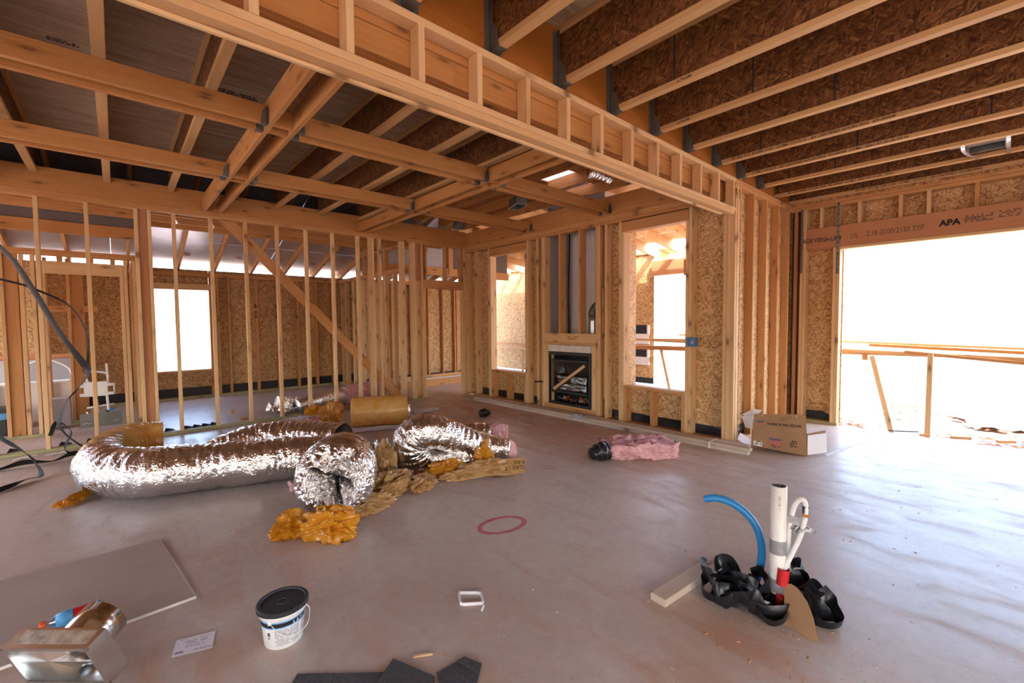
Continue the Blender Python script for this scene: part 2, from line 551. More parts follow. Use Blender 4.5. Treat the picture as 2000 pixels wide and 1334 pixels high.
def nz(p, s=1.0, o=0.0):
    return noise.noise(V(p) * s + V((o, o * 1.7, -o)))

# ================================================================== SETTING
# ---- slab and ground
fl = bx(None, 'floor', (-5.0, 7.22), (-5.2, 10.75), (-0.14, 0.0), 'concrete', 0.0)
# keep the floor's texture space equal to world metres (local X runs along y)
tag(fl, 'dusty concrete floor slab with red dirt and chalky streaks', 'floor', kind='structure')
def ground():
    vs, fs = [], []
    n = 90
    for i in range(n + 1):
        for j in range(n + 1):
            x = 6 + 14 * math.sinh((i / n * 2 - 1) * 5.2)
            y = 2 + 14 * math.sinh((j / n * 2 - 1) * 5.2)
            z = -0.12 + 0.03 * nz((x, y, 0), 0.6)
            vs.append((x, y, z))
    for i in range(n):
        for j in range(n):
            a = i * (n + 1) + j
            fs.append((a, a + n + 1, a + n + 2, a + 1))
    o = meshobj('ground', vs, fs, 'earth', smooth=True)
    tag(o, 'sunlit pale dusty ground outside the building', 'ground', kind='structure')
ground()

# ---- left stud wall (y = 7.2)
YW = 7.2
wl = empty('wall_left', (2.3, YW, 0), label='open stud wall on the left with long top beam and diagonal brace', cat='wall', kind='structure')
D4 = (YW, YW + 0.089)
bx(wl, 'bottom_plate', (-2.6, 4.29), D4, (0.0, 0.038), 'green_plate')
bx(wl, 'top_plate', (-2.6, 5.2), D4, (2.868, 2.906), 'lumber')
bx(wl, 'top_plate', (-2.6, 5.2), D4, (2.906, 2.944), 'lumber')
bx(wl, 'beam', (-2.6, 5.2), (YW - 0.012, YW + 0.08), (2.944, 3.20), 'beam')
for x in (-2.25, -1.85, -1.45, -1.05, -0.64, -0.235, 0.583, 0.985, 1.392, 1.80, 2.205, 2.61, 3.02):
    bx(wl, 'stud', (x, x + 0.038), D4, (0.038, 2.868), 'lumber_pale')
bx(wl, 'stud', (0.21, 0.248), D4, (0.038, 2.868), 'lumber_pale')
bx(wl, 'stud', (0.335, 0.373), D4, (0.038, 2.868), 'lumber_pale')
bx(wl, 'post', (0.25, 0.333), (YW + 0.03, YW + 0.16), (0.038, 2.868), 'lvl')
for x in (3.23, 3.27, 3.40, 3.80, 3.84, 4.01, 4.05):
    bx(wl, 'stud', (x, x + 0.038), D4, (0.038, 2.868), 'lumber_pale')
bx(wl, 'stud', (4.215, 4.253), D4, (0.038, 2.868), 'lumber_pale')
bx(wl, 'trimmer_stud', (4.255, 4.293), D4, (0.038, 2.065), 'lumber_pale')
bx(wl, 'post', (4.10, 4.21), (YW + 0.05, YW + 0.14), (0.038, 2.2), 'lumber_pale')
bx(wl, 'post', (4.10, 4.21), (YW + 0.05, YW + 0.14), (2.2, 2.868), 'lvl')
bx(wl, 'header', (4.255, 5.16), (YW, YW + 0.089), (2.065, 2.225), 'lumber')
bx(wl, 'cripple_stud', (4.29, 4.328), D4, (2.225, 2.868), 'lumber')
bx(wl, 'cripple_stud', (4.73, 4.768), D4, (2.225, 2.868), 'lumber')
bx(wl, 'stud', (5.12, 5.158), D4, (0.0, 2.065), 'lumber_pale')
bx(wl, 'cripple_stud', (5.08, 5.118), D4, (2.225, 2.868), 'lumber')
bx(wl, 'stud', (5.16, 5.198), D4, (0.0, 2.868), 'lumber_pale')
board(wl, 'brace', (1.16, YW + 0.10, 2.92), (3.80, YW + 0.10, 0.06), 0.14, 0.019, (1, 0, 0.9), 'lumber')
# black sill strips poking out behind the bottom plate
for i, x in enumerate((-0.95, -0.55, -0.32, -0.02, 0.42, 0.62, 0.72, 0.82, 0.92)):
    meshobj('sill_seal', [(x, YW + .09, .036), (x + .12, YW + .11, .036), (x + .1, YW + .16, .05), (x + .02, YW + .15, .075), (x, YW + .2, .02)], [(0, 1, 2, 3), (3, 2, 4)], 'black_matte', wl, Matrix.Identity(4))

# ---- fireplace wall (x = 5.2), 2x6
XF = 5.2
DF = (XF, XF + 0.14)
wb = empty('wall_back', (XF, 4.6, 0), label='exterior stud wall with two window openings and the fireplace', cat='wall', kind='structure')
bx(wb, 'bottom_plate', DF, (2.06, 7.3), (0, 0.038), 'lumber')
bx(wb, 'top_plate', DF, (2.06, 7.3), (2.79, 2.828), 'lumber')
bx(wb, 'top_plate', DF, (2.06, 7.3), (2.83, 2.905), 'lumber')
bx(wb, 'beam', (XF - 0.01, XF + 0.08), (2.15, 7.2), (2.905, 3.17), 'beam')
PL = 'lumber_pale'
def vstud(y, z0=0.038, z1=2.79, m=PL, name='stud', t=0.038, d=DF):
    bx(wb, name, d, (y - t, y), (z0, z1), m)
for y in (7.18, 6.89, 6.49, 5.45, 5.21, 5.06, 5.10 - 0.002, 4.0, 3.96, 3.84, 3.60, 2.60, 2.19, 2.148, 2.105):
    vstud(y)
# trimmers, sills, headers, cripples of the two windows
for (a, b) in ((6.45, 5.452), (3.562, 2.602)):
    vstud(a - 0.002, 0.038, 2.64, name='trimmer_stud')
    vstud(b + 0.038, 0.038, 2.64, name='trimmer_stud')
    bx(wb, 'header', (XF, XF + 0.12), (b + 0.002, a), (2.64, 2.775), 'lumber')
    bx(wb, 'sill', DF, (b + 0.04, a - 0.042), (0.505, 0.545), 'lumber')
    mid = (a + b) / 2
    for y in (a - 0.042, mid + 0.03, b + 0.08):
        vstud(y, 0.038, 0.505, 'lumber', 'cripple_stud')
for y, z0, z1 in ((5.13, 1.0, 2.3), (5.14, 0.4, 1.2), (3.90, 0.9, 1.9), (3.885, 0.3, 1.2)):
    bx(wb, 'blocking', (XF + 0.02, XF + 0.12), (y - 0.035, y), (z0, z1), 'lumber')
# chase studs, lintel, curb
for y in (4.72, 4.32):
    vstud(y, 1.24, 2.79, 'lumber')
bx(wb, 'lintel', (XF, XF + 0.09), (3.99, 5.05), (1.105, 1.245), PL)
bx(wb, 'lintel_plate', (XF, XF + 0.14), (4.0, 5.04), (1.067, 1.104), 'lumber')
vstud(5.03, 0.115, 1.067, PL, 'trimmer_stud'); vstud(4.985, 0.115, 1.067, PL, 'trimmer_stud')
vstud(4.075, 0.115, 1.067, PL, 'trimmer_stud'); vstud(4.04, 0.115, 1.067, PL, 'trimmer_stud')
bx(wb, 'curb', (XF - 0.005, XF + 0.3), (4.0, 5.04), (0.04, 0.078), 'lumber')
bx(wb, 'curb', (XF - 0.002, XF + 0.3), (4.0, 5.04), (0.079, 0.115), 'lumber')
for s, p, q, r_ in (('35x37"', 4.55, 1.15, 0.075),):
    text(wb, 'pencil_note', s, (XF - 0.001, p, q), (0, -1, 0), (0, 0, 1), r_, 'grey_ink', 0.25)
# sheathing outside the studs: panels with a joint between
OX = (XF + 0.14, XF + 0.152)
for (y0, y1, z0, z1) in ((6.452, 7.4, 0.02, 3.2), (5.455, 6.449, 0.02, 0.50), (5.455, 6.449, 2.66, 3.2), (5.075, 5.452, 0.02, 3.2), (3.568, 3.985, 0.02, 3.2),
                         (2.605, 3.565, 0.02, 0.50), (2.605, 3.565, 2.66, 3.2), (2.06, 2.602, 0.02, 3.2)):
    bx(wb, 'osb_panel', OX, (y0, y1), (z0, z1), 'osb', 0)
# black flashing at the foot of each bay
for (y0, y1) in ((6.49, 6.85), (5.98, 6.365), (5.53, 5.93), (5.21, 5.41), (3.60, 3.80), (3.11, 3.48), (2.67, 3.07), (2.19, 2.56)):
    n = 10
    vs = []
    for i in range(n + 1):
        y = y0 + (y1 - y0) * i / n
        for j, z in enumerate((0.039, 0.08, 0.12, 0.155 + 0.01 * nz((y * 3, 1, 0)))):
            vs.append((XF + 0.128 + 0.012 * nz((y * 9, j * 0.9, 0)), y, z))
    fs = [(i * 4 + j, i * 4 + j + 1, i * 4 + j + 5, i * 4 + j + 4) for i in range(n) for j in range(3)]
    meshobj('flashing_strip', vs, fs, 'black_plastic', wb, Matrix.Identity(4), True)

# ---- chase behind the fireplace
ch = empty('wall_chase', (5.8, 4.5, 0), label='framed fireplace chase lined with pale grey board', cat='wall', kind='structure')
bx(ch, 'liner_board', (5.86, 5.875), (4.50, 5.10), (0.0, 3.3), 'chase_panel', 0)
bx(ch, 'liner_board', (5.86, 5.875), (3.96, 4.497), (0.0, 3.3), 'chase_panel', 0)
bx(ch, 'liner_board', (5.36, 6.06), (5.09, 5.10), (0.0, 3.3), 'grey_panel', 0)
bx(ch, 'liner_board', (5.36, 6.06), (3.95, 3.96), (0.0, 3.3), 'chase_panel', 0)
bx(ch, 'liner_board', (5.34, 6.08), (3.95, 5.10), (3.3, 3.32), 'chase_panel', 0)
bx(ch, 'chase_stud', (5.83, 5.858), (4.47, 4.495), (0.0, 3.2), 'lumber')
bx(ch, 'osb_panel', (6.08, 6.092), (3.90, 5.14), (0.0, 3.2), 'osb', 0)
bx(ch, 'osb_panel', (5.355, 6.08), (3.90, 3.912), (0.0, 3.2), 'osb', 0)
bx(ch, 'osb_panel', (5.355, 6.08), (5.128, 5.14), (0.0, 3.2), 'osb', 0)

# ---- return wall (y = 2.06) and garage wall (x = 7.15)
YC, XG = 2.06, 7.15
ws = empty('wall_side', (6.2, YC, 0), label='short return stud wall with deep studs and osb between', cat='wall', kind='structure')
bx(ws, 'bottom_plate', (XF, XG), (YC, YC + 0.089), (0, 0.038), 'lumber')
bx(ws, 'top_plate', (XF, XG + 0.14), (YC, YC + 0.089), (2.93, 2.968), 'lumber')
bx(ws, 'top_plate', (XF, XG + 0.14), (YC, YC + 0.089), (2.97, 3.01), 'lumber')
for i, x in enumerate((XF, XF + 0.04, XF + 0.08)):
    bx(ws, 'corner_stud', (x, x + 0.037), (YC - 0.004 * (i == 1), YC + 0.089), (0.038, 2.93), PL)
for x in (5.76, 6.185, 6.61, 7.03):
    bx(ws, 'stud', (x - 0.038, x), (YC, YC + 0.089), (0.038, 2.93), 'lumber')
bx(ws, 'osb_panel', (XF + 0.1, 6.2), (YC + 0.09, YC + 0.102), (0.02, 3.2), 'osb', 0)
bx(ws, 'osb_panel', (6.203, 7.3), (YC + 0.09, YC + 0.102), (0.02, 3.2), 'osb', 0)
meshobj('flashing_strip', [(5.33, YC + .08, .04), (5.72, YC + .078, .04), (5.72, YC + .07, .10), (5.33, YC + .068, .10), (5.72, YC + .085, .17), (5.33, YC + .083, .16)], [(0, 1, 2, 3), (3, 2, 4, 5)], 'black_plastic', ws, Matrix.Identity(4))

wr = empty('wall_right', (XG, 0, 0), label='right wall framing with wide doorless opening under a long header', cat='wall', kind='structure')
DG = (XG, XG + 0.14)
bx(wr, 'bottom_plate', DG, (1.50, 2.06), (0, 0.038), 'green_plate')
bx(wr, 'top_plate', DG, (-5.0, 2.06), (2.93, 2.968), 'lumber')
bx(wr, 'top_plate', DG, (-5.0, 2.06), (2.97, 3.008), 'lumber')
bx(wr, 'corner_stud', DG, (2.0, 2.04), (0.038, 2.93), 'lvl')
bx(wr, 'gap_shade_strip', (XG + 0.05, XG + 0.06), (2.04, 2.07), (0.038, 2.93), 'black_matte')  # black strip stands in for the shade inside the corner gap
for y in (1.963, 1.925):
    bx(wr, 'stud', DG, (y - 0.036, y), (0.038, 2.93), PL)
for y in (1.58, 1.541):
    bx(wr, 'trimmer_stud', DG, (y - 0.038, y), (0.038, 2.385), PL)
bx(wr, 'header', (XG, XG + 0.045), (-4.6, 1.95), (2.39, 2.665), 'lvl')
bx(wr, 'header_filler', (XG + 0.046, XG + 0.14), (-4.6, 1.95), (2.375, 2.665), 'lvl')
bx(wr, 'header_plate', DG, (-4.6, 1.50), (2.352, 2.388), PL)
for y in (1.74, 1.555, 1.33, 0.93, 0.68, 0.29, -0.1, -0.5, -0.9, -1.3, -1.7, -2.1):
    bx(wr, 'cripple_stud', DG, (y - 0.038, y), (2.665, 2.93), PL if y > 0.5 else 'lumber')
bx(wr, 'osb_panel', (XG + 0.14, XG + 0.152), (1.49, 1.74), (0.02, 3.3), 'osb', 0)
bx(wr, 'osb_panel', (XG + 0.146, XG + 0.158), (1.735, 2.2), (0.02, 3.3), 'osb', 0)
bx(wr, 'osb_panel', (XG + 0.146, XG + 0.158), (0.09, 1.50), (2.40, 3.3), 'osb', 0)
bx(wr, 'osb_panel', (XG + 0.14, XG + 0.152), (-4.8, 0.097), (2.40, 3.3), 'osb', 0)
meshobj('flashing_strip', [(XG + .132, 1.6, .04), (XG + .13, 1.88, .04), (XG + .126, 1.88, .13), (XG + .128, 1.6, .12), (XG + .135, 1.7, .16), (XG + .135, 1.88, .15)], [(0, 1, 2, 3), (3, 2, 5, 4)], 'black_matte', wr, Matrix.Identity(4))
def strap(y, z0, z1):
    vs, fs = [], []
    n = 26
    for i in range(n + 1):
        z = z0 + (z1 - z0) * i / n
        d = 0.004 + 0.004 * (i % 2)
        vs += [(XG - d, y + 0.016, z), (XG - d - 0.002, y, z + 0.005), (XG - d, y - 0.016, z)]
    for i in range(n):
        for j in range(2):
            fs.append((i * 3 + j, i * 3 + j + 1, i * 3 + j + 4, i * 3 + j + 3))
    meshobj('metal_strap', vs, fs, 'galv_dull', wr, Matrix.Identity(4))
strap(1.945, 2.07, 2.95); strap(1.53, 2.03, 2.96)
hd = [o for o in wr.children if o.name.startswith('header')][0]
text(hd, 'lettering', 'ADE VERSA-LAM', (XG - 0.001, 1.93, 2.475), (0, -1, 0), (0, 0, 1), 0.085, 'grey_ink', bold=0.002, sx=0.70)
text(hd, 'lettering', 'LVL', (XG - 0.001, 1.40, 2.478), (0, -1, 0), (0, 0, 1), 0.085, 'grey_ink', sx=0.62)
text(hd, 'lettering', '2.1E-3100/2150 SYP', (XG - 0.001, 1.235, 2.482), (0, -1, 0), (0, 0, 1), 0.085, 'grey_ink', sx=0.78)
text(hd, 'lettering', 'APA', (XG - 0.001, 0.565, 2.495), (0, -1, 0), (0, 0, 1), 0.092, 'black_ink', bold=0.004, sx=1.0)
stamp(hd, 'small_print', (XG - 0.001, 0.36, 2.497), (0, -1, 0), (0, 0, 1), 0.22, 0.085, 4, 'grey_ink', 4, 0.75)
stamp(hd, 'small_print', (XG - 0.001, 0.10, 2.51), (0, -1, 0), (0, 0, 1), 0.16, 0.08, 4, 'grey_ink', 5, 0.75)
stamp(hd, 'small_print', (XG - 0.001, -0.10, 2.52), (0, -1, 0), (0, 0, 1), 0.30, 0.07, 3, 'grey_ink', 6, 0.75)
for y in (1.9,):
    st = [o for o in wr.children if o.name.startswith('stud')][0]
    text(st, 'lettering', 'H 3 N', (XG + 0.02, 1.965, 1.1), (0, 0, -1), (1, 0, 0), 0.09, 'black_ink', bold=0.003)

# ---- unseen part of the shell behind the camera (openings let daylight in)
wx = empty('wall_rear', (1, -5, 0), label='rear sheathed wall behind the camera with tall openings', cat='wall', kind='structure')
for (x0, x1, z0, z1) in ((-4.8, -3.2, 0, 3.4), (-1.2, 0.2, 0, 3.4), (1.7, 7.3, 0, 3.4), (-3.2, -1.2, 2.4, 3.4), (0.2, 1.7, 2.4, 3.4)):
    bx(wx, 'osb_panel', (x0, x1), (-5.02, -5.0), (z0, z1), 'osb', 0)
for (y0, y1, z0, z1) in ((-5.0, -4.6, 0, 3.4),):
    bx(wr, 'osb_panel', (XG + 0.14, XG + 0.152), (y0, y1), (z0, z1), 'osb', 0)
wy = empty('wall_outer', (-4.8, 2, 0), label='far left sheathed wall outside the picture', cat='wall', kind='structure')
for (y0, y1, z0, z1) in ((-5.0, -2.5, 0, 3.4), (-0.5, 3.0, 0, 3.4), (5.0, 7.3, 0, 3.4), (10.2, 10.7, 0, 3.4), (7.3, 10.2, 2.35, 3.4), (-2.5, -0.5, 2.3, 3.4), (3.0, 5.0, 2.3, 3.4)):
    bx(wy, 'osb_panel', (-4.82, -4.8), (y0, y1), (z0, z1), 'osb', 0)

# ---- ceiling: right-hand I-joists, rim, soffit ladder, coffer beams, deck
ce = empty('ceiling', (2, 3, 3.0), label='open ceiling of wood joists, coffer beams and plywood deck', cat='ceiling', kind='structure')
def ijoist(x, y0, y1, z0, z1, fw=0.06, fh=0.038, mat='flange', hanger=False, lines=()):
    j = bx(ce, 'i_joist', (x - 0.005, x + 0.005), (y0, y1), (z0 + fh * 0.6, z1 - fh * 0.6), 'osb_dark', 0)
    b = bx(j, 'bottom_flange', (x - fw / 2, x + fw / 2), (y0, y1), (z0, z0 + fh), mat, 0.002)
    bx(j, 'top_flange', (x - fw / 2, x + fw / 2), (y0, y1), (z1 - fh, z1), mat, 0.002)
    rr = random.Random(int(x * 100))
    for k in range(2):
        ys = rr.uniform(y0 + 0.3, y1 - 0.3) if k == 0 else y1 - rr.uniform(0.4, 1.5)
        bx(j, 'web_joint', (x - 0.0062, x + 0.0062), (ys, ys + 0.012), (z0 + fh, z1 - fh), 'black_matte', 0)
    for (s, y, m) in lines:
        text(j, 'lettering', s, (x - fw / 2 - 0.001, y, z0 + 0.009), (0, -1, 0), (0, 0, 1), 0.028, m, 0.25, sx=1.3, bold=0.0006)
    if hanger:
        hw = fw / 2 + 0.003
        hm = []
        for s in (-1, 1):
            xa = x + s * hw
            hm.append(([(xa, y1 - 0.002, z0 - 0.003), (xa, y1 - 0.09, z0 - 0.003), (xa, y1 - 0.075, z0 + 0.10), (xa, y1 - 0.03, z0 + 0.16), (xa, y1 - 0.03, z1 - 0.03), (xa, y1 - 0.002, z1 - 0.03)], [tuple(range(6))]))
        vs, fs = [], []
        for v, f in hm:
            k = len(vs); vs += v; fs += [tuple(k + i for i in q) for q in f]
        k = len(vs)
        vs += [(x - hw, y1 - 0.002, z0 - 0.003), (x + hw, y1 - 0.002, z0 - 0.003), (x + hw, y1 - 0.09, z0 - 0.003), (x - hw, y1 - 0.09, z0 - 0.003)]
        fs.append((k, k + 1, k + 2, k + 3))
        k = len(vs)
        for s in (-1, 1):
            xa, xb = x + s * hw, x + s * (hw + 0.035)
            k = len(vs)
            vs += [(xa, y1 - 0.001, z0), (xb, y1 - 0.001, z0), (xb, y1 - 0.001, z1 - 0.04), (xa, y1 - 0.001, z1 - 0.04)]
            fs.append((k, k + 1, k + 2, k + 3))
        meshobj('joist_hanger', vs, fs, 'galv_dull', j, Matrix.Identity(4))
    return j
ZJ0, ZJ1 = 3.04, 3.43
jx = [1.17, 1.745, 2.335, 2.935, 3.535, 4.125, 4.74, 5.365, 5.95, 6.565, 7.11]
LN = {3: [('x7x6M', 1.55, 'grey_ink')],
      4: [('x7x6M', 1.86, 'grey_ink')],
      6: [('TJI 230  ICC ES ESR-1153 - CCMC 13132-R - SFI CERTIFIED SOURCING  SFI-00008', 1.92, 'black_ink')],
      7: [('CCMC 13132-R - SFI CERTIFIED SOURCING  SFI-00008  CCMC  0563 07-31-26 09:16', 1.95, 'black_ink')],
      9: [('SFI CERTIFIED SOURCING  SFI-00008  CCMC  0563 07-31-25  10:22', 1.95, 'black_ink')],
      10: [('TJI 230  ICC ES  ESR-1153 - CCMC 13132-R - SFI CERTIFIED SOURCING', 1.35, 'black_ink')]}
for k in range(-8, 0):
    ijoist(1.17 + 0.6 * k + 0.0, -5.0, 2.10, ZJ0, ZJ1)
for k, x in enumerate(jx):
    ijoist(x, -5.0, 2.10, ZJ0, ZJ1, hanger=x < 6, lines=LN.get(k + 0, ()), mat='flange')
bx(ce, 'rim_board', (-4.6, 4.2), (2.102, 2.147), (3.012, 3.43), 'rim')
bx(ce, 'rim_board', (4.203, 7.25), (2.102, 2.147), (3.012, 3.43), 'rim')
# soffit ladder along the big beam
bx(ce, 'ladder_plate', (-2.6, XF), (YC, YC + 0.089), (2.97, 3.011), PL)
bx(ce, 'ladder_plate', (-2.6, XF), (YC, YC + 0.089), (2.647, 2.685), 'lumber_pale')
bx(ce, 'ladder_plate', (-2.6, XF - 0.03), (YC + 0.002, YC + 0.089), (2.608, 2.646), 'lumber_pale')
bx(ce, 'ladder_trim', (-2.6, XF - 0.2), (YC + 0.067, YC + 0.091), (2.59, 2.607), 'lumber_pale')
for x in (-1.55, -1.15, -0.74, -0.33, 0.08, 0.48, 0.875, 1.25, 1.63, 2.015, 2.40, 2.78, 3.18, 3.575, 3.975, 4.385, 4.79, 5.17):
    bx(ce, 'ladder_stud', (x - 0.038, x), (YC, YC + 0.089), (2.685, 2.97), 'lumber_pale')
bx(ce, 'header_beam', (-2.6, 4.9), (YC + 0.092, YC + 0.13), (2.925, 3.10), 'beam')
bx(ce, 'header_beam', (-2.6, 4.9), (YC + 0.092, YC + 0.13), (2.785, 2.921), 'beam')
bx(ce, 'header_beam', (-2.6, 5.2), (YC + 0.132, YC + 0.17), (2.785, 3.10), 'beam')
bx(ce, 'header_backer', (-2.6, 5.0), (YC + 0.172, YC + 0.19), (2.66, 2.82), 'lvl')
# coffer beams, 2x6 pairs
Z0, Z1 = 2.93, 3.068
yp = ((-1.17, -0.99), (0.925, 1.10), (3.03, 3.19))
for pair in yp:
    for x in pair:
        bx(ce, 'coffer_beam', (x - 0.019, x + 0.019), (2.24, YW - 0.012), (Z0, Z1), 'beam')
for x in (-1.17, 0.925):
    bx(ce, 'coffer_cap', (x - 0.019, x + 0.019), (2.24, YW - 0.012), (Z1 + 0.001, Z1 + 0.05), 'lumber')
def coffer_x(y, x0, x1, ends=True):
    b = bx(ce, 'coffer_beam', (x0, x1), (y, y + 0.038), (Z0, Z1), 'beam')
    for xe, s in ((x0, 1), (x1, -1)):
        vs = [(xe, y - .003, Z0 - .003), (xe + s * .05, y - .003, Z0 - .003), (xe + s * .035, y - .003, Z0 + .09), (xe + s * .012, y - .003, Z0 + .12), (xe, y - .003, Z0 + .12),
              (xe, y + .041, Z0 - .003), (xe + s * .05, y + .041, Z0 - .003)]
        vs += [(xe + s * .001, y - .03, Z0), (xe + s * .001, y - .03, Z0 + .12)]
        meshobj('joist_hanger', vs, [(0, 1, 2, 3, 4), (0, 1, 6, 5), (0, 4, 8, 7)], 'galv_dull', b, Matrix.Identity(4))
segs = ((-2.6, -1.192), (-0.968, 0.903), (1.122, 3.008), (3.212, XF - 0.012))
for y in (3.74, 3.895, 5.31, 5.455):
    for a, b in segs:
        coffer_x(y, a, b)
for pair in yp:
    for y in (3.74, 3.895, 5.31, 5.455):
        bx(ce, 'blocking', (pair[0] + 0.02, pair[1] - 0.02), (y, y + 0.038), (Z0 + 0.004, Z1), 'beam')
# I-joists above the coffers and solid joists of the right-hand bay
for x in (-4.25, -3.64, -3.03, -2.42, -1.81, -1.20, -0.62, -0.02, 0.578, 1.20, 1.82, 2.445, 3.075):
    ijoist(x, 2.15, 7.30, 3.13, 3.51, fw=0.066)
for x in (3.62, 4.12, 4.66, 5.19):
    bx(ce, 'rafter', (x, x + 0.038), (2.17, 7.3), (3.26, 3.41), 'beam')
# plywood deck sheets, laid across the joists
for i, x0 in enumerate((-4.88, -2.44, 0.0, 2.44, 4.88)):
    for j, y0 in enumerate((-5.2, -3.98, -2.76, -1.54, -0.32, 0.9)):
        bx(ce, 'deck_panel', (x0, min(x0 + 2.436, 7.3)), (y0, min(y0 + 1.216, 2.12)), (3.432, 3.45), 'plywood', 0)
for i, x0 in enumerate((-4.88, -2.44, 0.0)):
    for j, y0 in enumerate((2.15, 3.37, 4.59, 5.81, 7.03)):
        bx(ce, 'deck_panel', (x0, min(x0 + 2.436, 3.1)), (y0, y0 + 1.216), (3.512, 3.53), 'plywood', 0)
for j, y0 in enumerate((2.15, 3.37, 4.59, 5.81, 7.03)):
    bx(ce, 'deck_panel', (2.44, 3.4), (y0, y0 + 1.216), (3.512, 3.53), 'plywood', 0)
# roof boards over the right-hand bay, two ragged gaps show the diffusing sheet added above
for (x0, x1, y0, y1) in ((3.39, 4.46, 2.17, 7.3), (4.46, 4.66, 2.17, 3.90), (4.46, 4.66, 4.42, 7.3), (4.66, 5.05, 2.17, 7.3), (5.05, 5.19, 2.17, 4.05), (5.05, 5.19, 4.66, 7.3), (5.19, 5.5, 2.17, 7.3)):
    bx(ce, 'roof_board', (x0, x1 - 0.004), (y0, y1 - 0.004), (3.412, 3.427), 'lvl', 0)
bx(ce, 'sun_diffuser', (3.3, 5.5), (2.15, 7.3), (3.50, 3.504), 'white_film', 0)  # added translucent sheet: stops direct sun, makes the gaps glow white
bx(ce, 'rim_board', (-4.6, 7.3), (2.15, 2.165), (3.10, 3.53), 'lvl')
for (x, y, w, h, s) in ((-0.62, 3.55, 0.35, 0.05, 1), (-0.2, 3.6, 0.2, 0.04, 2), (0.1, 3.42, 0.16, 0.06, 3), (0.25, 3.5, 0.12, 0.03, 8), (0.65, 3.5, 0.16, 0.05, 4), (0.30, 4.85, 0.3, 0.05, 5), (-0.3, 4.7, 0.14, 0.03, 6), (1.25, 3.72, 0.2, 0.05, 7), (0.7, 4.75, 0.3, 0.04, 9)):
    stamp(ce, 'deck_stamp', (x, y, 3.5105), (1, 0, 0), (0, -1, 0), w * 1.2, h * 2.0, 2, 'black_ink', s, 0.85)

# ---- bedroom beyond the left wall
br = empty('wall_bedroom', (2, 10.5, 0), label='sheathed back wall of the room beyond the studs with a window opening', cat='wall', kind='structure')
YB = 10.5
DB = (YB, YB + 0.14)
bx(br, 'bottom_plate', (-4.8, 7.4), DB, (0, 0.038), 'green_plate')
bx(br, 'top_plate', (-4.8, 7.4), DB, (2.36, 2.40), 'lumber')
bx(br, 'top_plate', (-4.8, 7.4), DB, (2.40, 2.44), 'lumber')
for x in (-2.9, -2.3, -1.7, -1.1, -0.5, 0.1, 1.43, 1.47, 1.51, 1.70, 2.20, 2.60, 3.0, 3.40, 3.76, 5.0, 5.6, 6.2, 6.8):
    bx(br, 'stud', (x, x + 0.038), DB, (0.038, 2.36), 'lumber')
for x in (0.46, 1.385):
    bx(br, 'trimmer_stud', (x, x + 0.038), DB, (0.038, 2.11), 'lumber')
bx(br, 'header', (0.46, 1.42), DB, (2.10, 2.215), 'lumber_pale')
bx(br, 'sill', (0.5, 1.385), DB, (0.515, 0.553), 'lumber_pale')
OB = (YB + 0.14, YB + 0.152)
for (x0, x1, z0, z1) in ((-4.8, -2.6, 2.2, 2.5), (-2.597, -1.2, 0, 2.5), (-1.197, 0.48, 0, 2.5), (0.483, 1.40, 0, 0.52), (0.483, 1.40, 2.13, 2.5), (1.403, 2.62, 0, 2.5), (2.623, 3.84, 0, 2.5), (3.843, 5.05, 0, 2.5), (5.053, 6.3, 0, 2.5), (6.303, 7.4, 0, 2.5)):
    bx(br, 'osb_panel', (x0, x1), OB, (z0, z1), 'osb', 0)
bx(br, 'flashing_strip', (-4.8, 7.4), (YB + 0.125, YB + 0.135), (0.038, 0.20), 'black_matte', 0)
for s, x in (('6116   64', 2.215), ('6116   72', 2.615), ('61', 3.015)):
    text(br, 'lettering', s, (x, YB - 0.001, 1.55), (0, 0, 1), (-1, 0, 0), 0.075, 'black_ink', bold=0.002)
# sloped roof with foil faced boards
bc = empty('roof', (2, 9, 2.6), label='sloped bedroom roof of rafters under foil faced boards', cat='roof', kind='structure')
ra, rb = V((0, YB + 0.3, 2.37)), V((0, 7.0, 3.50))
sl = (rb - ra).normalized()
for x in (-3.6, -3.0, -2.4, -1.8, -1.2, -0.55, 0.2, 0.92, 1.50, 2.14, 2.76, 3.38, 4.0, 4.6, 5.2, 5.8, 6.4, 7.0):
    board(bc, 'rafter', V((x, 0, 0)) + ra + V((0, 0, 0.10)), V((x, 0, 0)) + rb + V((0, 0, 0.10)), 0.14, 0.038, (0, sl.z, -sl.y), 'lumber')
for i, x0 in enumerate((-2.46, -0.02, 2.42, 4.86)):
    for j in range(4):
        a = ra + sl * (0.0 + 1.22 * j) + V((x0 + 1.218, 0, 0.19))
        b = ra + sl * (1.215 + 1.22 * j) + V((x0 + 1.218, 0, 0.19))
        board(bc, 'foil_board', a, b, 2.436, 0.012, (1, 0, 0), 'foil_board', 0)
for y in (7.75, 8.25, 8.72):
    bx(bc, 'ceiling_tie', (-2.6, 5.0), (y, y + 0.04), (2.93, 3.10), 'lumber')
bx(bc, 'ceiling_board', (-2.6, 5.0), (7.3, 8.72), (3.10, 3.112), 'osb', 0)
for (x, y) in ((0.62, 7.7), (1.05, 7.72)):
    board(bc, 'tie_strap', (x, y, 2.95), (x + 0.06, y + 0.02, 2.83), 0.03, 0.002, (1, 0, 0), 'galv', 0)
for (x, z, s) in ((0.96, 2.62, 1), (1.80, 2.60, 2), (2.5, 2.6, 3), (3.2, 2.6, 4)):
    yy = YB + 0.3 - (z - 2.37 - 0.19 + 0.02) / 1.13 * 3.8
    stamp(bc, 'red_logo', (x, YB - 0.25, 2.37 + 0.19 + 0.55 / 3.8 * 1.13 - 0.012), (1, 0, 0), (0, sl.y, sl.z), 0.12, 0.14, 2, 'red_print', s, 0.9)
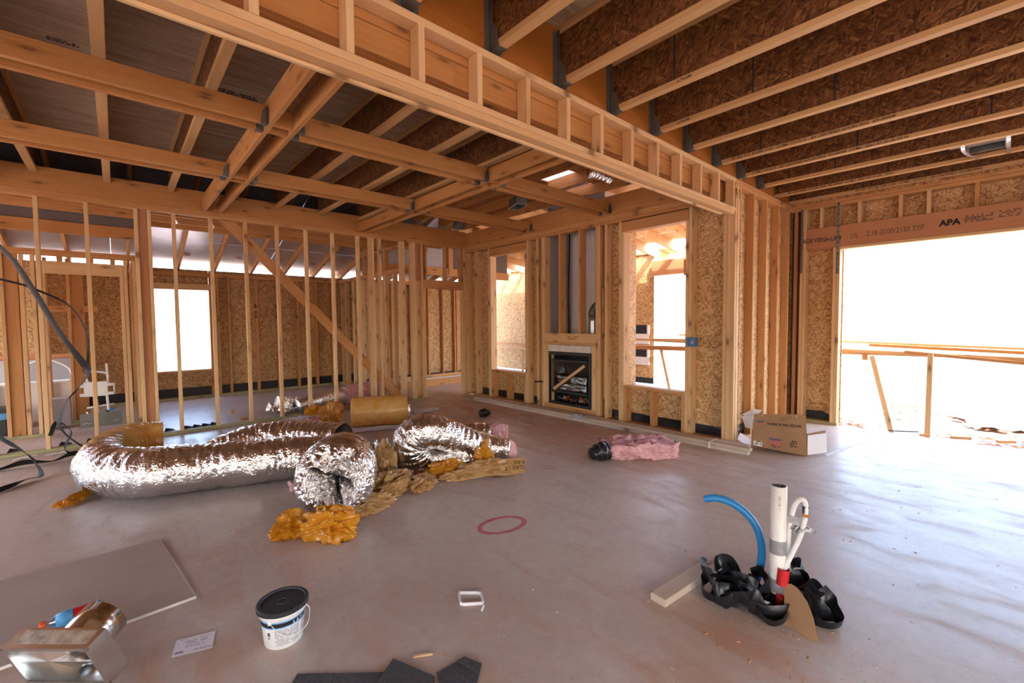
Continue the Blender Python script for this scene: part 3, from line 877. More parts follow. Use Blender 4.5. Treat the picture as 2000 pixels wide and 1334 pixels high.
# partition on the bedroom's right side, then the hall wall behind it
pw = empty('wall_partition', (3.95, 9, 0), label='inner stud partition at the right end of the back room', cat='wall', kind='structure')
bx(pw, 'bottom_plate', (3.93, 4.02), (7.35, YB), (0, 0.038), 'lumber_pale')
bx(pw, 'top_plate', (3.93, 4.02), (7.35, YB), (2.36, 2.44), 'lumber')
bx(pw, 'top_plate', (3.93, 4.02), (7.35, 9.6), (2.83, 2.87), 'lumber')
for y in (7.45, 7.75, 8.1, 8.16, 8.5, 8.9, 9.25, 9.31, 9.7, 10.1, 10.35):
    bx(pw, 'stud', (3.93, 4.02), (y, y + 0.038), (0.038, 2.36), 'lumber_pale')
for y in (7.5, 8.1, 8.6, 9.1, 9.45):
    bx(pw, 'cripple_stud', (3.93, 4.02), (y, y + 0.038), (2.44, 2.83), 'lumber')
for y, z in ((9.35, 1.9), (9.35, 0.9), (9.75, 1.3), (9.75, 2.0)):
    bx(pw, 'blocking', (3.94, 4.01), (y, y + 0.34), (z, z + 0.038), 'lumber')
hw = empty('wall_hall', (5.5, 9.5, 0), label='hall wall of osb and studs seen through the doorway', cat='wall', kind='structure')
DH = (9.5, 9.589)
bx(hw, 'bottom_plate', (4.05, 7.4), DH, (0, 0.038), 'lumber')
bx(hw, 'top_plate', (4.05, 7.4), DH, (2.33, 2.41), 'lumber')
for x in (4.3, 4.75, 5.25, 5.72, 6.14, 6.50, 6.56, 6.9):
    bx(hw, 'stud', (x, x + 0.038), DH, (0.038, 2.33), 'lumber')
for x0, x1 in ((4.05, 5.2), (5.203, 6.4), (6.403, 7.4)):
    bx(hw, 'osb_panel', (x0, x1), (9.6, 9.612), (0, 2.4), 'osb', 0)
bx(hw, 'flashing_strip', (4.05, 7.4), (9.586, 9.596), (0.038, 0.17), 'black_matte', 0)
bx(hw, 'beam', (4.05, 7.4), (8.4, 8.49), (2.47, 2.64), 'lumber')
bx(hw, 'knee_board', (4.05, 5.62), (8.45, 8.465), (2.64, 3.4), 'grey_panel', 0)
bx(hw, 'knee_board', (5.70, 7.4), (8.45, 8.465), (2.64, 3.4), 'dark_panel', 0)
bx(hw, 'post', (5.60, 5.72), (8.38, 8.44), (2.5, 3.3), 'lumber')
for (x0, x1, y0, y1, z0, z1, m) in ((4.3, 7.2, 8.15, 8.19, 0.0, 0.16, 'lumber'), (4.3, 7.2, 8.05, 8.15, 0.125, 0.16, 'lumber_pale')):
    pass

# ---- bathroom framing on the far left
bw = empty('wall_bathroom', (-0.4, 8.3, 0), label='bathroom stud wall with door header behind the left studs', cat='wall', kind='structure')
DW = (8.3, 8.389)
bx(bw, 'bottom_plate', (-2.6, -0.66), DW, (0, 0.038), 'green_plate')
bx(bw, 'bottom_plate', (0.03, 0.30), DW, (0, 0.038), 'green_plate')
bx(bw, 'top_plate', (-2.6, 0.27), DW, (2.345, 2.383), 'lumber')
bx(bw, 'top_plate', (-2.6, 0.27), DW, (2.383, 2.421), 'lumber')
bx(bw, 'header', (-0.70, 0.10), DW, (2.115, 2.275), 'lumber_pale')
for x in (-2.2, -1.75, -1.36, -1.06, -0.89, -0.79, -0.74):
    bx(bw, 'stud', (x, x + 0.038), DW, (0.038, 2.345), PL)
bx(bw, 'post', (-1.02, -0.905), (8.33, 8.42), (0.038, 2.345), 'lumber')
for x, z0, z1 in ((-0.70, 0.038, 2.115), (0.062, 0.038, 2.115)):
    bx(bw, 'trimmer_stud', (x, x + 0.038), DW, (z0, z1), PL)
for x in (0.105, 0.20, 0.24):
    bx(bw, 'stud', (x, x + 0.038), DW, (0.038, 2.345), PL)
for x in (-0.55, -0.25, -0.03):
    bx(bw, 'cripple_stud', (x, x + 0.05), DW, (2.275, 2.345), 'lumber')
bx(bw, 'beam', (-2.6, 0.25), (8.31, 8.40), (2.65, 2.80), 'beam')
bx(bw, 'knee_board', (-2.6, 0.25), (8.35, 8.365), (2.80, 3.42), 'dark_panel', 0)
# cross wall behind it, running back to the exterior wall
bx(bw, 'side_plate', (0.20, 0.289), (8.39, YB), (2.345, 2.421), 'lumber')
for y in (8.8, 9.2, 9.6, 10.0, 10.4):
    bx(bw, 'side_stud', (0.20, 0.289), (y, y + 0.038), (0, 2.345), 'lumber')
for z in (0.9, 1.75):
    bx(bw, 'blocking', (0.21, 0.28), (8.84, 10.4), (z, z + 0.038), 'lumber')
# wet wall with blocking carrying the tub and supply box
DT = (9.1, 9.189)
bx(bw, 'bottom_plate', (-0.66, -0.30), (9.05, 9.139), (0, 0.038), 'green_plate')
for x in (-1.30, -0.75, -0.52, -0.30):
    bx(bw, 'wet_stud', (x, x + 0.038), DT, (0.038, 2.40), 'lumber')
bx(bw, 'wet_board', (-0.49, -0.34), (9.12, 9.158), (0.038, 2.2), 'lumber')
for x0, x1 in ((-0.71, -0.52), (-0.34, -0.2)):
    bx(bw, 'blocking', (x0, x1), DT, (1.63, 1.72), 'lumber')
bx(bw, 'osb_panel', (-4.0, -0.9), (9.75, 9.762), (0.7, 2.4), 'osb', 0)
bx(bw, 'grey_board', (-1.5, -0.55), (9.70, 9.712), (0.45, 0.93), 'grey_panel', 0)
bx(bw, 'red_trim', (-1.5, -0.55), (9.695, 9.70), (0.93, 0.945), 'red_print', 0)
bx(bw, 'ledger', (-1.5, -0.55), (9.69, 9.73), (0.945, 1.0), 'lumber')

# ---- patio beyond the windows
pt = empty('wall_patio', (9, 6, 0), label='sunlit osb patio wall with outdoor fireplace box beyond the windows', cat='wall', kind='structure')
XP = (9.0, 9.012)
bx(pt, 'osb_panel', XP, (5.30, 6.5), (0.0, 3.0), 'osb', 0)
bx(pt, 'osb_panel', XP, (6.503, 7.7), (0.0, 3.0), 'osb', 0)
bx(pt, 'osb_panel', XP, (7.703, 8.9), (0.0, 3.0), 'osb', 0)
bx(pt, 'osb_panel', XP, (8.903, 10.1), (0.0, 3.0), 'osb', 0)
bx(pt, 'osb_panel', XP, (10.103, 11.3), (0.0, 3.0), 'osb', 0)
bx(pt, 'top_plate', (8.96, 9.0), (5.3, 11.3), (2.92, 3.0), 'lumber')
tag(bx(None, 'floor_patio', (5.36, 9.6), (2.4, 11.2), (-0.14, -0.02), 'concrete', 0), 'patio slab outside the fireplace wall windows', 'floor', kind='structure')
bx(pt, 'flashing_strip', (8.985, 8.998), (5.30, 6.6), (0.0, 0.13), 'black_matte', 0)
for z0, z1, zz0, zz1 in ((1.13, 1.33, 0.90, 1.13), (0.60, 0.84, 0.42, 0.60)):
    bx(pt, 'box_surround', (8.97, 8.998), (5.40, 6.5), (zz0, zz1), 'white_plastic', 0.002)
    bx(pt, 'box_niche', (8.98, 8.998), (5.46, 6.4), (z0, z1), 'black_metal', 0.002)
    bx(pt, 'box_lip', (8.965, 8.997), (5.40, 5.455), (z0 - 0.1, z1), 'white_plastic', 0.002)
pr = empty('roof_patio', (7.5, 5, 3), label='patio roof of bright rafters and boards seen through the window', cat='roof', kind='structure')
bx(pr, 'beam', (8.2, 9.5), (4.05, 4.2), (2.30, 2.60), 'lvl')
bx(pr, 'beam', (8.9, 9.05), (2.0, 5.3), (2.42, 2.74), 'lvl')
for y in (2.9, 3.5, 4.1, 4.7, 5.3, 5.9, 6.5, 7.1, 7.7, 8.3, 8.9, 9.5, 10.1):
    board(pr, 'rafter', (5.4, y, 3.42), (9.8, y, 2.84), 0.19, 0.038, (0, 0, 1), PL)
for i in (0, 1, 2, 3, 4, 5, 6, 8):
    x = 5.4 + i * 0.5
    z = 3.53 - i * 0.5 * 0.132
    board(pr, 'roof_board', (x, 2.3, z), (x, 11.2, z), 0.495, 0.015, (1, 0, -0.132), 'lumber_pale', 0)

# ================================================================== THINGS
I4 = Matrix.Identity(4)
def thing(name, loc, label, cat, group=None, rz=0):
    return empty(name, loc, rz, label, cat, group)
def duct(parent, name, ctrl, r, mat='foil', step=0.013, seg=44, seed=0, ridge=0.02, crump=0.07, cap=True, flat=True, r_end=None):
    L = sum((V(a) - V(b)).length for a, b in zip(ctrl, ctrl[1:]))
    n = max(12, int(L / step))
    pts = spline(ctrl, n)
    if not isinstance(r, (list, tuple)):
        r = [r] * len(ctrl)
    m = len(ctrl) - 1
    rad = []
    for i in range(n):
        t = i / (n - 1) * m
        k = min(int(t), m - 1)
        rad.append(r[k] + (r[k + 1] - r[k]) * (t - k))
    def rf(i, a, rr):
        s = i * step
        p = V((s * 5.0, math.cos(a) * 0.9, math.sin(a) * 0.9))
        big = noise.noise(p * 1.1 + V((seed, 0, 0)))
        mid = abs(noise.noise(V((s * 16, math.cos(a) * 1.6, math.sin(a) * 1.6)) + V((0, seed, 0))))
        fine = noise.noise(V((s * 42, math.cos(a) * 3.5, math.sin(a) * 3.5)) + V((0, 0, seed)))
        ring = math.sin(s * 2 * math.pi / 0.052 + 0.9 * noise.noise(p * 2))
        tran = abs(noise.noise(V((s * 30, math.cos(a) * 0.8 + s * 2, math.sin(a) * 0.8)) + V((seed, 0, 2))))
        return rr * (1 + crump * 0.55 * big - crump * 0.8 * mid - crump * 0.75 * tran + crump * 0.40 * fine + ridge * ring + crump * 0.3)
    vs, fs = tube_mesh(pts, rad, seg, cap, rf)
    if flat:
        vs = [V((v.x, v.y, max(v.z, 0.003 + 0.004 * abs(nz(v, 9))))) for v in vs]
    return meshobj(name, vs, fs, mat, parent, I4, True)
def ringband(parent, name, ctrl, r, mat, seed, rough=0.12, seg=40, step=0.012):
    return duct(parent, name, ctrl, r, mat, step, seg, seed, 0.0, rough)
def crumple(parent, name, c, sx, sy, h, rot, mat, seed, n=30, fold=2.2, z0=0.004):
    """a crumpled sheet lying on the floor: folded grid with sharp creases"""
    vs, fs = [], []
    ca, sa = math.cos(rot), math.sin(rot)
    for i in range(n + 1):
        for j in range(n + 1):
            u, v = i / n * 2 - 1, j / n * 2 - 1
            q = V((u * fold + seed * 3.1, v * fold - seed * 1.7, seed * 0.77))
            w = noise.noise_vector(q * 1.3) * 0.35 + noise.noise_vector(q * 3.1) * 0.14
            edge = max(0.0, 1 - max(abs(u), abs(v)) ** 4)
            ridge = 1 - abs(noise.noise(q * 1.1)) * 2.2
            ridge2 = 1 - abs(noise.noise(q * 2.7 + V((5, 5, 5)))) * 2.0
            z = h * max(0.0, (0.62 * max(0, ridge) + 0.30 * max(0, ridge2) + 0.22 * noise.noise(q * 5)) * (0.35 + 0.65 * edge))
            x, y = (u + w.x) * sx, (v + w.y) * sy
            vs.append((c[0] + x * ca - y * sa, c[1] + x * sa + y * ca, z0 + z))
    for i in range(n):
        for j in range(n):
            a = i * (n + 1) + j
            fs.append((a, a + n + 1, a + n + 2, a + 1))
    return meshobj(name, vs, fs, mat, parent, I4, False)
def blob(parent, name, c, sx, sy, h, rot, mat, seed, n=5):
    bm = bmesh.new()
    bmesh.ops.create_icosphere(bm, subdivisions=n, radius=1.0)
    ca, sa = math.cos(rot), math.sin(rot)
    for v in bm.verts:
        q = v.co.normalized()
        w = q + noise.noise_vector(q * 1.4 + V((seed, 0, 0))) * 0.35
        f = 1 + 0.30 * noise.noise(w * 1.3 + V((0, seed, 0))) - 0.62 * abs(noise.noise(w * 1.9 + V((seed, 3, 1)))) - 0.42 * abs(noise.noise(w * 3.7 + V((1, seed, 5)))) + 0.12 + 0.05 * noise.noise(w * 8)
        x, y, z = q.x * f * sx * 1.12, q.y * f * sy * 1.12, q.z * f * h * 0.8 + h * 0.42
        v.co = V((c[0] + x * ca - y * sa, c[1] + x * sa + y * ca, max(0.003, z)))
    me = bpy.data.meshes.new(name)
    bm.to_mesh(me); bm.free()
    me.materials.append(M[mat])
    return link(bpy.data.objects.new(name, me), parent, I4)
def fluff(parent, name, mw, dims, mat, seed, n=(34, 18, 10), amp=0.02, layers=0.0):
    """rough block of wool: a box skin pushed about by noise"""
    bm = bmesh.new()
    bmesh.ops.create_cube(bm, size=1.0)
    bmesh.ops.subdivide_edges(bm, edges=bm.edges[:], cuts=14, use_grid_fill=True)
    for v in bm.verts:
        p = V((v.co.x * dims[0], v.co.y * dims[1], v.co.z * dims[2]))
        d = noise.noise_vector(p * 14 + V((seed, seed, 0))) * amp + noise.noise_vector(p * 40 + V((0, seed, 0))) * amp * 0.5
        if layers:
            d.x += layers * math.sin(p.z * 90)
            d.y += layers * math.sin(p.z * 90 + 1)
        sag = 1 - 0.10 * (abs(v.co.x) * 2) ** 6
        p.z = (p.z + dims[2] / 2) * sag
        v.co = p + d
        v.co.z = max(v.co.z, 0.002)
    me = bpy.data.meshes.new(name)
    bm.to_mesh(me); bm.free()
    me.materials.append(M[mat])
    for p in me.polygons: p.use_smooth = True
    return link(bpy.data.objects.new(name, me), parent, mw)
def ribbon(parent, name, ctrl, width, mat, tw=None, n=60, wdir=(0, 0, 1), thick=0.0):
    pts = spline(ctrl, n)
    vs, fs = [], []
    for i, p in enumerate(pts):
        T = (pts[min(i + 1, n - 1)] - pts[max(i - 1, 0)]).normalized()
        a = 0.0
        if tw:
            t = i / (n - 1) * (len(tw) - 1)
            k = min(int(t), len(tw) - 2)
            a = tw[k] + (tw[k + 1] - tw[k]) * (t - k)
        W = V(wdir) - T * T.dot(V(wdir))
        W = W.normalized() if W.length > 1e-4 else T.orthogonal().normalized()
        B = T.cross(W)
        d = W * math.cos(a) + B * math.sin(a)
        nn = T.cross(d)
        for s in (-1, 0, 1):
            q = p + d * s * width / 2 + nn * (0.12 * width * (1 - s * s))
            q.z = max(q.z, 0.002)
            vs.append(q)
    for i in range(n - 1):
        for j in range(2):
            fs.append((i * 3 + j, i * 3 + j + 1, i * 3 + j + 4, i * 3 + j + 3))
    return meshobj(name, vs, fs, mat, parent, I4, True)
def plate(parent, name, quad, th, mat):
    """flat sheet with thickness from a ring of corners"""
    q = [V(p) for p in quad]
    N = (q[1] - q[0]).cross(q[-1] - q[0]).normalized() * th
    k = len(q)
    vs = q + [p + N for p in q]
    fs = [tuple(range(k - 1, -1, -1)), tuple(range(k, 2 * k))] + [(i, (i + 1) % k, k + (i + 1) % k, k + i) for i in range(k)]
    return meshobj(name, vs, fs, mat, parent, I4)

# ---- fireplace insert
fp = thing('fireplace', (5.25, 4.54, 0.115), 'black gas fireplace insert with glass front and foil packs inside, set in the framing', 'fireplace')
def fx(name, x, y, z, m, ch=0.002, par=None): return bx(par or fp, name, x, y, z, m, ch)
fx('top_rail', (5.205, 5.26), (4.10, 4.97), (0.905, 0.95), 'black_metal')
fx('bottom_rail', (5.205, 5.26), (4.10, 4.97), (0.12, 0.155), 'black_metal')
fx('side_rail', (5.205, 5.26), (4.10, 4.135), (0.155, 0.905), 'black_metal')
fx('side_rail', (5.205, 5.26), (4.935, 4.97), (0.155, 0.905), 'black_metal')
fx('firebox_back', (5.70, 5.71), (4.10, 4.97), (0.12, 0.95), 'black_metal')
fx('firebox_side', (5.26, 5.70), (4.10, 4.115), (0.12, 0.95), 'black_metal')
fx('firebox_side', (5.26, 5.70), (4.955, 4.97), (0.12, 0.95), 'black_metal')
fx('firebox_top', (5.26, 5.70), (4.10, 4.97), (0.935, 0.95), 'black_metal')
fx('firebox_floor', (5.26, 5.70), (4.10, 4.97), (0.115, 0.13), 'black_metal')
fx('glass_frame', (5.225, 5.245), (4.17, 4.885), (0.30, 0.335), 'black_metal')
fx('glass_frame', (5.225, 5.245), (4.17, 4.885), (0.80, 0.83), 'black_metal')
fx('glass_pane', (5.233, 5.237), (4.17, 4.885), (0.335, 0.80), 'glass', 0)
for z in (0.40, 0.52):
    fluff(fp, 'foil_pack', Matrix.Translation((5.335, 4.52, z - 0.055)), (0.14, 0.60, 0.11), 'foil', z * 9, amp=0.02)
fx('pack_shelf', (5.26, 5.68), (4.14, 4.93), (0.325, 0.335), 'black_metal')
rr = random.Random(3)
for i in range(7):
    y = 4.80 - i * 0.09
    tube(fp, 'burner_wire', spline([(5.27, y, 0.17), (5.25, y - 0.03, 0.24 + rr.uniform(-.02, .03)), (5.26, y - 0.09, 0.2), (5.27, y - 0.13, 0.18 + rr.uniform(0, .05))], 14), 0.004, ('galv', 'black_metal', 'orange')[i % 3], 6)
fx('valve', (5.25, 5.31), (4.62, 4.68), (0.20, 0.25), 'galv'); fx('valve', (5.25, 5.30), (4.28, 4.36), (0.19, 0.23), 'galv')
fx('red_knob', (5.25, 5.27), (4.55, 4.58), (0.24, 0.265), 'red')
fx('cement_board', (5.215, 5.23), (4.09, 4.965), (0.955, 1.06), 'gypsum')
stk = board(None, 'wood_stick', (5.222, 4.85, 0.35), (5.222, 4.22, 0.76), 0.045, 0.016, (0, 0, 1), 'lumber_pale')
tag(stk, 'pale wood stick leaning diagonally across the fireplace glass', 'stick')
gp = thing('gas_pipe', (5.2, 5.13, 0.44), 'dark stub of gas pipe with valve left of the fireplace', 'pipe')
tube(gp, 'pipe', [(5.17, 5.20, 0.435), (5.165, 5.12, 0.445), (5.17, 5.05, 0.45)], 0.014, 'black_metal', 12)
tube(gp, 'cap', [(5.171, 5.215, 0.434), (5.169, 5.19, 0.436)], 0.02, 'black_metal', 12)
# flue
fl_ = thing('flue_pipe', (5.72, 4.2, 1.0), 'galvanized flue pipe with ribbed elbow in the chase above the fireplace', 'pipe')
ep = spline([(5.62, 4.36, 0.95), (5.62, 4.36, 1.2), (5.62, 4.36, 1.52)], 8)
tube(fl_, 'riser', ep, 0.075, 'galv', 28)
el = [V((5.62, 4.36 - 0.16 * (1 - math.cos(a)), 1.52 + 0.16 * math.sin(a))) for a in [math.pi / 2 * i / 20 for i in range(21)]]
tube(fl_, 'elbow', el, 0.08, 'galv_dull', 28, rfun=lambda i, a, r: r * (1 + 0.035 * math.sin(i * 2.1)))
tube(fl_, 'collar', [(5.62, 4.21, 1.68), (5.62, 4.17, 1.68)], 0.09, 'black_metal', 28)
tube(fl_, 'outlet', [(5.62, 4.18, 1.68), (5.62, 3.965, 1.68)], 0.078, 'galv_dull', 28)
bx(fl_, 'wall_plate', (5.50, 5.85), (3.962, 3.97), (1.70, 1.95), 'galv', 0)
bx(fl_, 'heat_shield', (5.75, 5.80), (4.0, 4.25), (0.98, 1.42), 'galv', 0)
eb = thing('electrical_box', (5.2, 2.55, 1.17), 'small blue electrical box nailed to the stud right of the larger window', 'box')
bx(eb, 'body', (5.165, 5.25), (2.50, 2.565), (1.115, 1.225), 'blue_box')
bx(eb, 'flange', (5.16, 5.166), (2.565, 2.60), (1.115, 1.225), 'blue_box', 0)
bx(eb, 'label', (5.163, 5.165), (2.515, 2.545), (1.15, 1.185), 'pale_ink', 0)

cbl = tube(None, 'black_cable', [(5.80, 5.02, 0.98), (5.80, 5.03, 2.0), (5.80, 5.00, 3.2)], 0.013, 'black_plastic', 8)
tag(cbl, 'black cable running up the left side of the fireplace chase', 'cable')
# ---- lumber on the floor along the fireplace wall: each board its own thing
def floor_board(label, x0, x1, y0, y1, z0, z1, mat, skew=0.0, name='floor_board'):
    o = board(None, name, ((x0 + x1) / 2 + skew, y0, (z0 + z1) / 2), ((x0 + x1) / 2, y1, (z0 + z1) / 2), x1 - x0, z1 - z0, (1, 0, 0), mat)
    return tag(o, label, 'board', 'boards stacked along the fireplace wall')
floor_board('long grey board, bottom front of the stack along the fireplace wall', 4.835, 4.922, 1.80, 6.50, 0.0, 0.037, 'grey_board', 0.085)
floor_board('long grey board, top front of the stack along the fireplace wall', 4.838, 4.925, 1.78, 6.48, 0.038, 0.075, 'grey_board', 0.085)
floor_board('reddish grey board, bottom row second from the front of the stack', 4.926, 5.013, 1.86, 6.46, 0.0, 0.037, 'grey_board', 0.085)
floor_board('dirt covered board, top row behind the front board of the stack', 4.929, 5.016, 1.84, 6.47, 0.038, 0.074, 'grey_board', 0.085)
floor_board('thin pale board lying flat against the studs behind the stack', 5.10, 5.19, 1.93, 3.95, 0.0, 0.036, 'lumber', 0.01)
floor_board('pale board along the wall behind the stack near the corner', 5.03, 5.095, 4.05, 6.40, 0.0, 0.036, 'lumber', 0.02)
stp = thing('binding_strap', (4.9, 2.2, 0), 'white binding strap round the near end of the board stack', 'strap')
for q in (((4.893, 2.18, 0.002), (4.893, 2.2, 0.002), (4.893, 2.2, 0.077), (4.893, 2.18, 0.077)), ((4.893, 2.18, 0.077), (4.893, 2.2, 0.077), (5.1, 2.2, 0.077), (5.1, 2.18, 0.077))):
    plate(stp, 'band', q, 0.002, 'white_plastic')
rg = crumple(None, 'rag', (4.87, 4.02), 0.09, 0.12, 0.05, 0.3, 'grey_panel', 3, 14, z0=0.06)
tag(rg, 'small grey crumpled scrap draped over the board stack', 'scrap')

# ---- flexible ducts
d1 = thing('flex_duct', (0.3, 4.8, 0), 'longest silver flex duct curled back at the left into an amber sleeve', 'duct')
P1 = [(0.33, 6.02, 0.20), (0.12, 6.02, 0.205), (-0.06, 5.78, 0.205), (-0.14, 5.40, 0.205), (-0.07, 5.02, 0.20), (0.19, 4.74, 0.20), (0.55, 4.64, 0.195), (0.92, 4.49, 0.19), (1.22, 4.40, 0.185), (1.5, 4.30, 0.18)]
duct(d1, 'amber_sleeve', P1[:4], [0.195, 0.205, 0.20, 0.195], 'yellow_plastic', seed=2, ridge=0.004, crump=0.09, seg=40)
duct(d1, 'foil_jacket', P1[2:], [0.185, 0.195, 0.205, 0.205, 0.20, 0.19, 0.185, 0.175], seed=11, ridge=0.012, crump=0.10)
crumple(d1, 'sleeve_edge', (-0.27, 5.02), 0.05, 0.18, 0.10, -0.7, 'orange_plastic', 5, 14)
fluff(d1, 'insulation_tuft', Matrix.Translation((1.13, 4.07, 0)), (0.13, 0.10, 0.07), 'pink', 5, amp=0.02)
d2 = thing('flex_duct', (1.3, 5.1, 0), 'silver flex duct with a black open end lying behind the longest duct', 'duct')
P2 = [(0.55, 5.45, 0.08), (0.85, 5.38, 0.16), (1.15, 5.30, 0.19), (1.5, 5.03, 0.19), (1.76, 4.69, 0.185)]
duct(d2, 'foil_jacket', P2, [0.09, 0.15, 0.185, 0.19, 0.19], seed=21, ridge=0.014, crump=0.11, cap=False)
duct(d2, 'inner_core', [(1.45, 5.07, 0.19), (1.6, 4.90, 0.19), (1.765, 4.68, 0.187)], 0.165, 'black_matte' if False else 'duct_inner', seed=4, ridge=0.05, crump=0.05, cap=True, seg=32)
fluff(d2, 'insulation_tail', Matrix.Translation((0.62, 5.46, 0)) @ Matrix.Rotation(-0.3, 4, 'Z'), (0.5, 0.18, 0.12), 'pink', 8, amp=0.03)
# the short fat roll whose gathered end faces the camera
d3 = thing('flex_duct', (1.3, 3.4, 0), 'fat silver duct roll with its gathered crumpled end facing the camera', 'duct')
ax = V((0.46, 0.88, -0.02)).normalized()
c0 = V((1.125, 3.20, 0.285))
duct(d3, 'foil_jacket', [c0 + ax * t for t in (0.06, 0.20, 0.36, 0.54, 0.68)], [0.275, 0.285, 0.28, 0.25, 0.21], seed=31, ridge=0.012, crump=0.05, cap=False, seg=56)
def gathered_end():
    n1, n2 = 26, 96
    R_ = V((0, 0, 1)).cross(ax).normalized()
    U_ = ax.cross(R_)
    vs, fs = [], []
    for i in range(n1 + 1):
        t = i / n1
        for j in range(n2):
            a = 2 * math.pi * j / n2
            r = 0.278 * (1 - t) + 0.012 * t
            tr_ = 0.0
            for ta, tw_, td in ((0.75, 0.11, 0.22), (3.35, 0.14, 0.16), (4.55, 0.11, 0.18)):
                da = math.atan2(math.sin(a - ta), math.cos(a - ta)) * (0.35 + r / 0.278)
                tr_ = max(tr_, td * math.exp(-(da / tw_) ** 2))
            tr_ *= min(1, max(0, (t - 0.30) / 0.35))
            lobe = 1 + 0.30 * t * math.sin(3 * a + 0.6) * (1 - t) * 2.2
            dpth = 0.06 - 0.11 * math.sin(min(1, t * 1.9) * math.pi / 2) * (1 - t) ** 0.4 + 0.30 * max(0, t - 0.42) ** 1.15
            pl = noise.noise(V((math.cos(a) * 3.2, math.sin(a) * 3.2, t * 1.6))) * 0.055 + noise.noise(V((math.cos(a) * 9, math.sin(a) * 9, t * 7))) * 0.03 + noise.noise(V((math.cos(a) * 22 * (0.3 + r * 3), math.sin(a) * 22 * (0.3 + r * 3), t * 14))) * 0.014
            p = c0 + ax * (dpth + tr_ + pl * 1.15 * min(1, t * 5)) + R_ * math.cos(a) * r * lobe + U_ * math.sin(a) * r * lobe
            p.z = max(p.z, 0.004)
            vs.append(p)
    for i in range(n1):
        for j in range(n2):
            fs.append((i * n2 + j, i * n2 + (j + 1) % n2, (i + 1) * n2 + (j + 1) % n2, (i + 1) * n2 + j))
    k = n1 * n2
    meshobj('gathered_end', vs, fs, 'foil', d3, I4, False)
gathered_end()
d4 = thing('flex_duct', (2.2, 3.6, 0), 'arched silver flex duct standing on its pink end and bending to the right', 'duct')
P4 = [(2.13, 3.79, 0.07), (2.06, 3.74, 0.22), (2.03, 3.70, 0.33), (2.10, 3.65, 0.405), (2.26, 3.59, 0.385), (2.45, 3.54, 0.29), (2.66, 3.47, 0.20), (2.90, 3.35, 0.135)]
duct(d4, 'foil_jacket', P4, [0.18, 0.18, 0.175, 0.165, 0.155, 0.145, 0.135, 0.12], seed=41, ridge=0.012, crump=0.11, step=0.010)
ringband(d4, 'pink_end', [(2.135, 3.795, 0.02), (2.13, 3.79, 0.08)], 0.19, 'pink', 6, 0.2, step=0.008)
ringband(d4, 'pink_tip', [(2.87, 3.365, 0.14), (2.94, 3.33, 0.125), (2.975, 3.315, 0.12)], [0.11, 0.105, 0.08], 'pink', 9, 0.25, step=0.008)
d5 = thing('flex_duct', (2.9, 4.2, 0), 'silver flex duct lying behind the arched one with pink insulation end', 'duct')
P5 = [(2.30, 4.42, 0.14), (2.62, 4.33, 0.15), (2.95, 4.16, 0.14), (3.20, 3.98, 0.135)]
duct(d5, 'foil_jacket', P5, [0.13, 0.135, 0.13, 0.128], seed=51, ridge=0.02, crump=0.10)
ringband(d5, 'pink_end', [(3.17, 4.0, 0.135), (3.27, 3.925, 0.13), (3.36, 3.86, 0.125)], [0.115, 0.125, 0.115], 'pink', 12, 0.22, step=0.008)
d6 = thing('flex_duct', (2.5, 3.4, 0), 'low silver duct piece half hidden under the arched duct', 'duct')
duct(d6, 'foil_jacket', [(2.22, 3.72, 0.09), (2.38, 3.55, 0.09), (2.62, 3.42, 0.08)], [0.09, 0.09, 0.06], seed=61, ridge=0.02, crump=0.1)
fs1 = crumple(None, 'foil_scrap', (1.86, 4.25), 0.16, 0.16, 0.30, 0.5, 'foil', 7, 26, 1.6)
tag(fs1, 'crumpled silver foil sheet between the fat duct roll and the arched duct', 'foil')
fs2 = crumple(None, 'black_core_scrap', (1.80, 4.02), 0.10, 0.13, 0.16, 0.1, 'black_plastic', 9, 20, 1.8)
tag(fs2, 'black crumpled duct lining beside the fat duct roll', 'scrap')
d7 = thing('flex_duct', (2.6, 7.5, 0), 'silver flex duct lying beyond the left studs with pink end', 'duct')
duct(d7, 'foil_jacket', [(2.10, 7.50, 0.12), (2.5, 7.62, 0.15), (2.95, 7.80, 0.15)], [0.10, 0.15, 0.15], seed=71, ridge=0.03, crump=0.06)
ringband(d7, 'pink_end', [(2.93, 7.74, 0.15), (3.3, 7.95, 0.16), (3.75, 8.1, 0.17)], [0.15, 0.17, 0.15], 'pink', 14, 0.12)
fs3 = crumple(None, 'foil_scrap', (2.0, 7.75), 0.18, 0.20, 0.30, 0.6, 'foil', 13, 24, 1.0)
tag(fs3, 'peaked silver foil sheet on the far floor beyond the left studs', 'foil')
rl = thing('insulation_roll', (2.75, 5.85, 0), 'smooth amber plastic wrapped roll lying beyond the ducts', 'roll')
duct(rl, 'wrapped_body', [(2.40, 6.02, 0.20), (2.6, 5.91, 0.205), (2.85, 5.77, 0.205), (3.06, 5.65, 0.21)], 0.205, 'yellow_plastic', seed=81, ridge=0.0, crump=0.03, step=0.02)
duct(rl, 'silver_rim', [(3.05, 5.655, 0.21), (3.075, 5.642, 0.21)], 0.207, 'foil', seed=82, ridge=0, crump=0.03, seg=40)

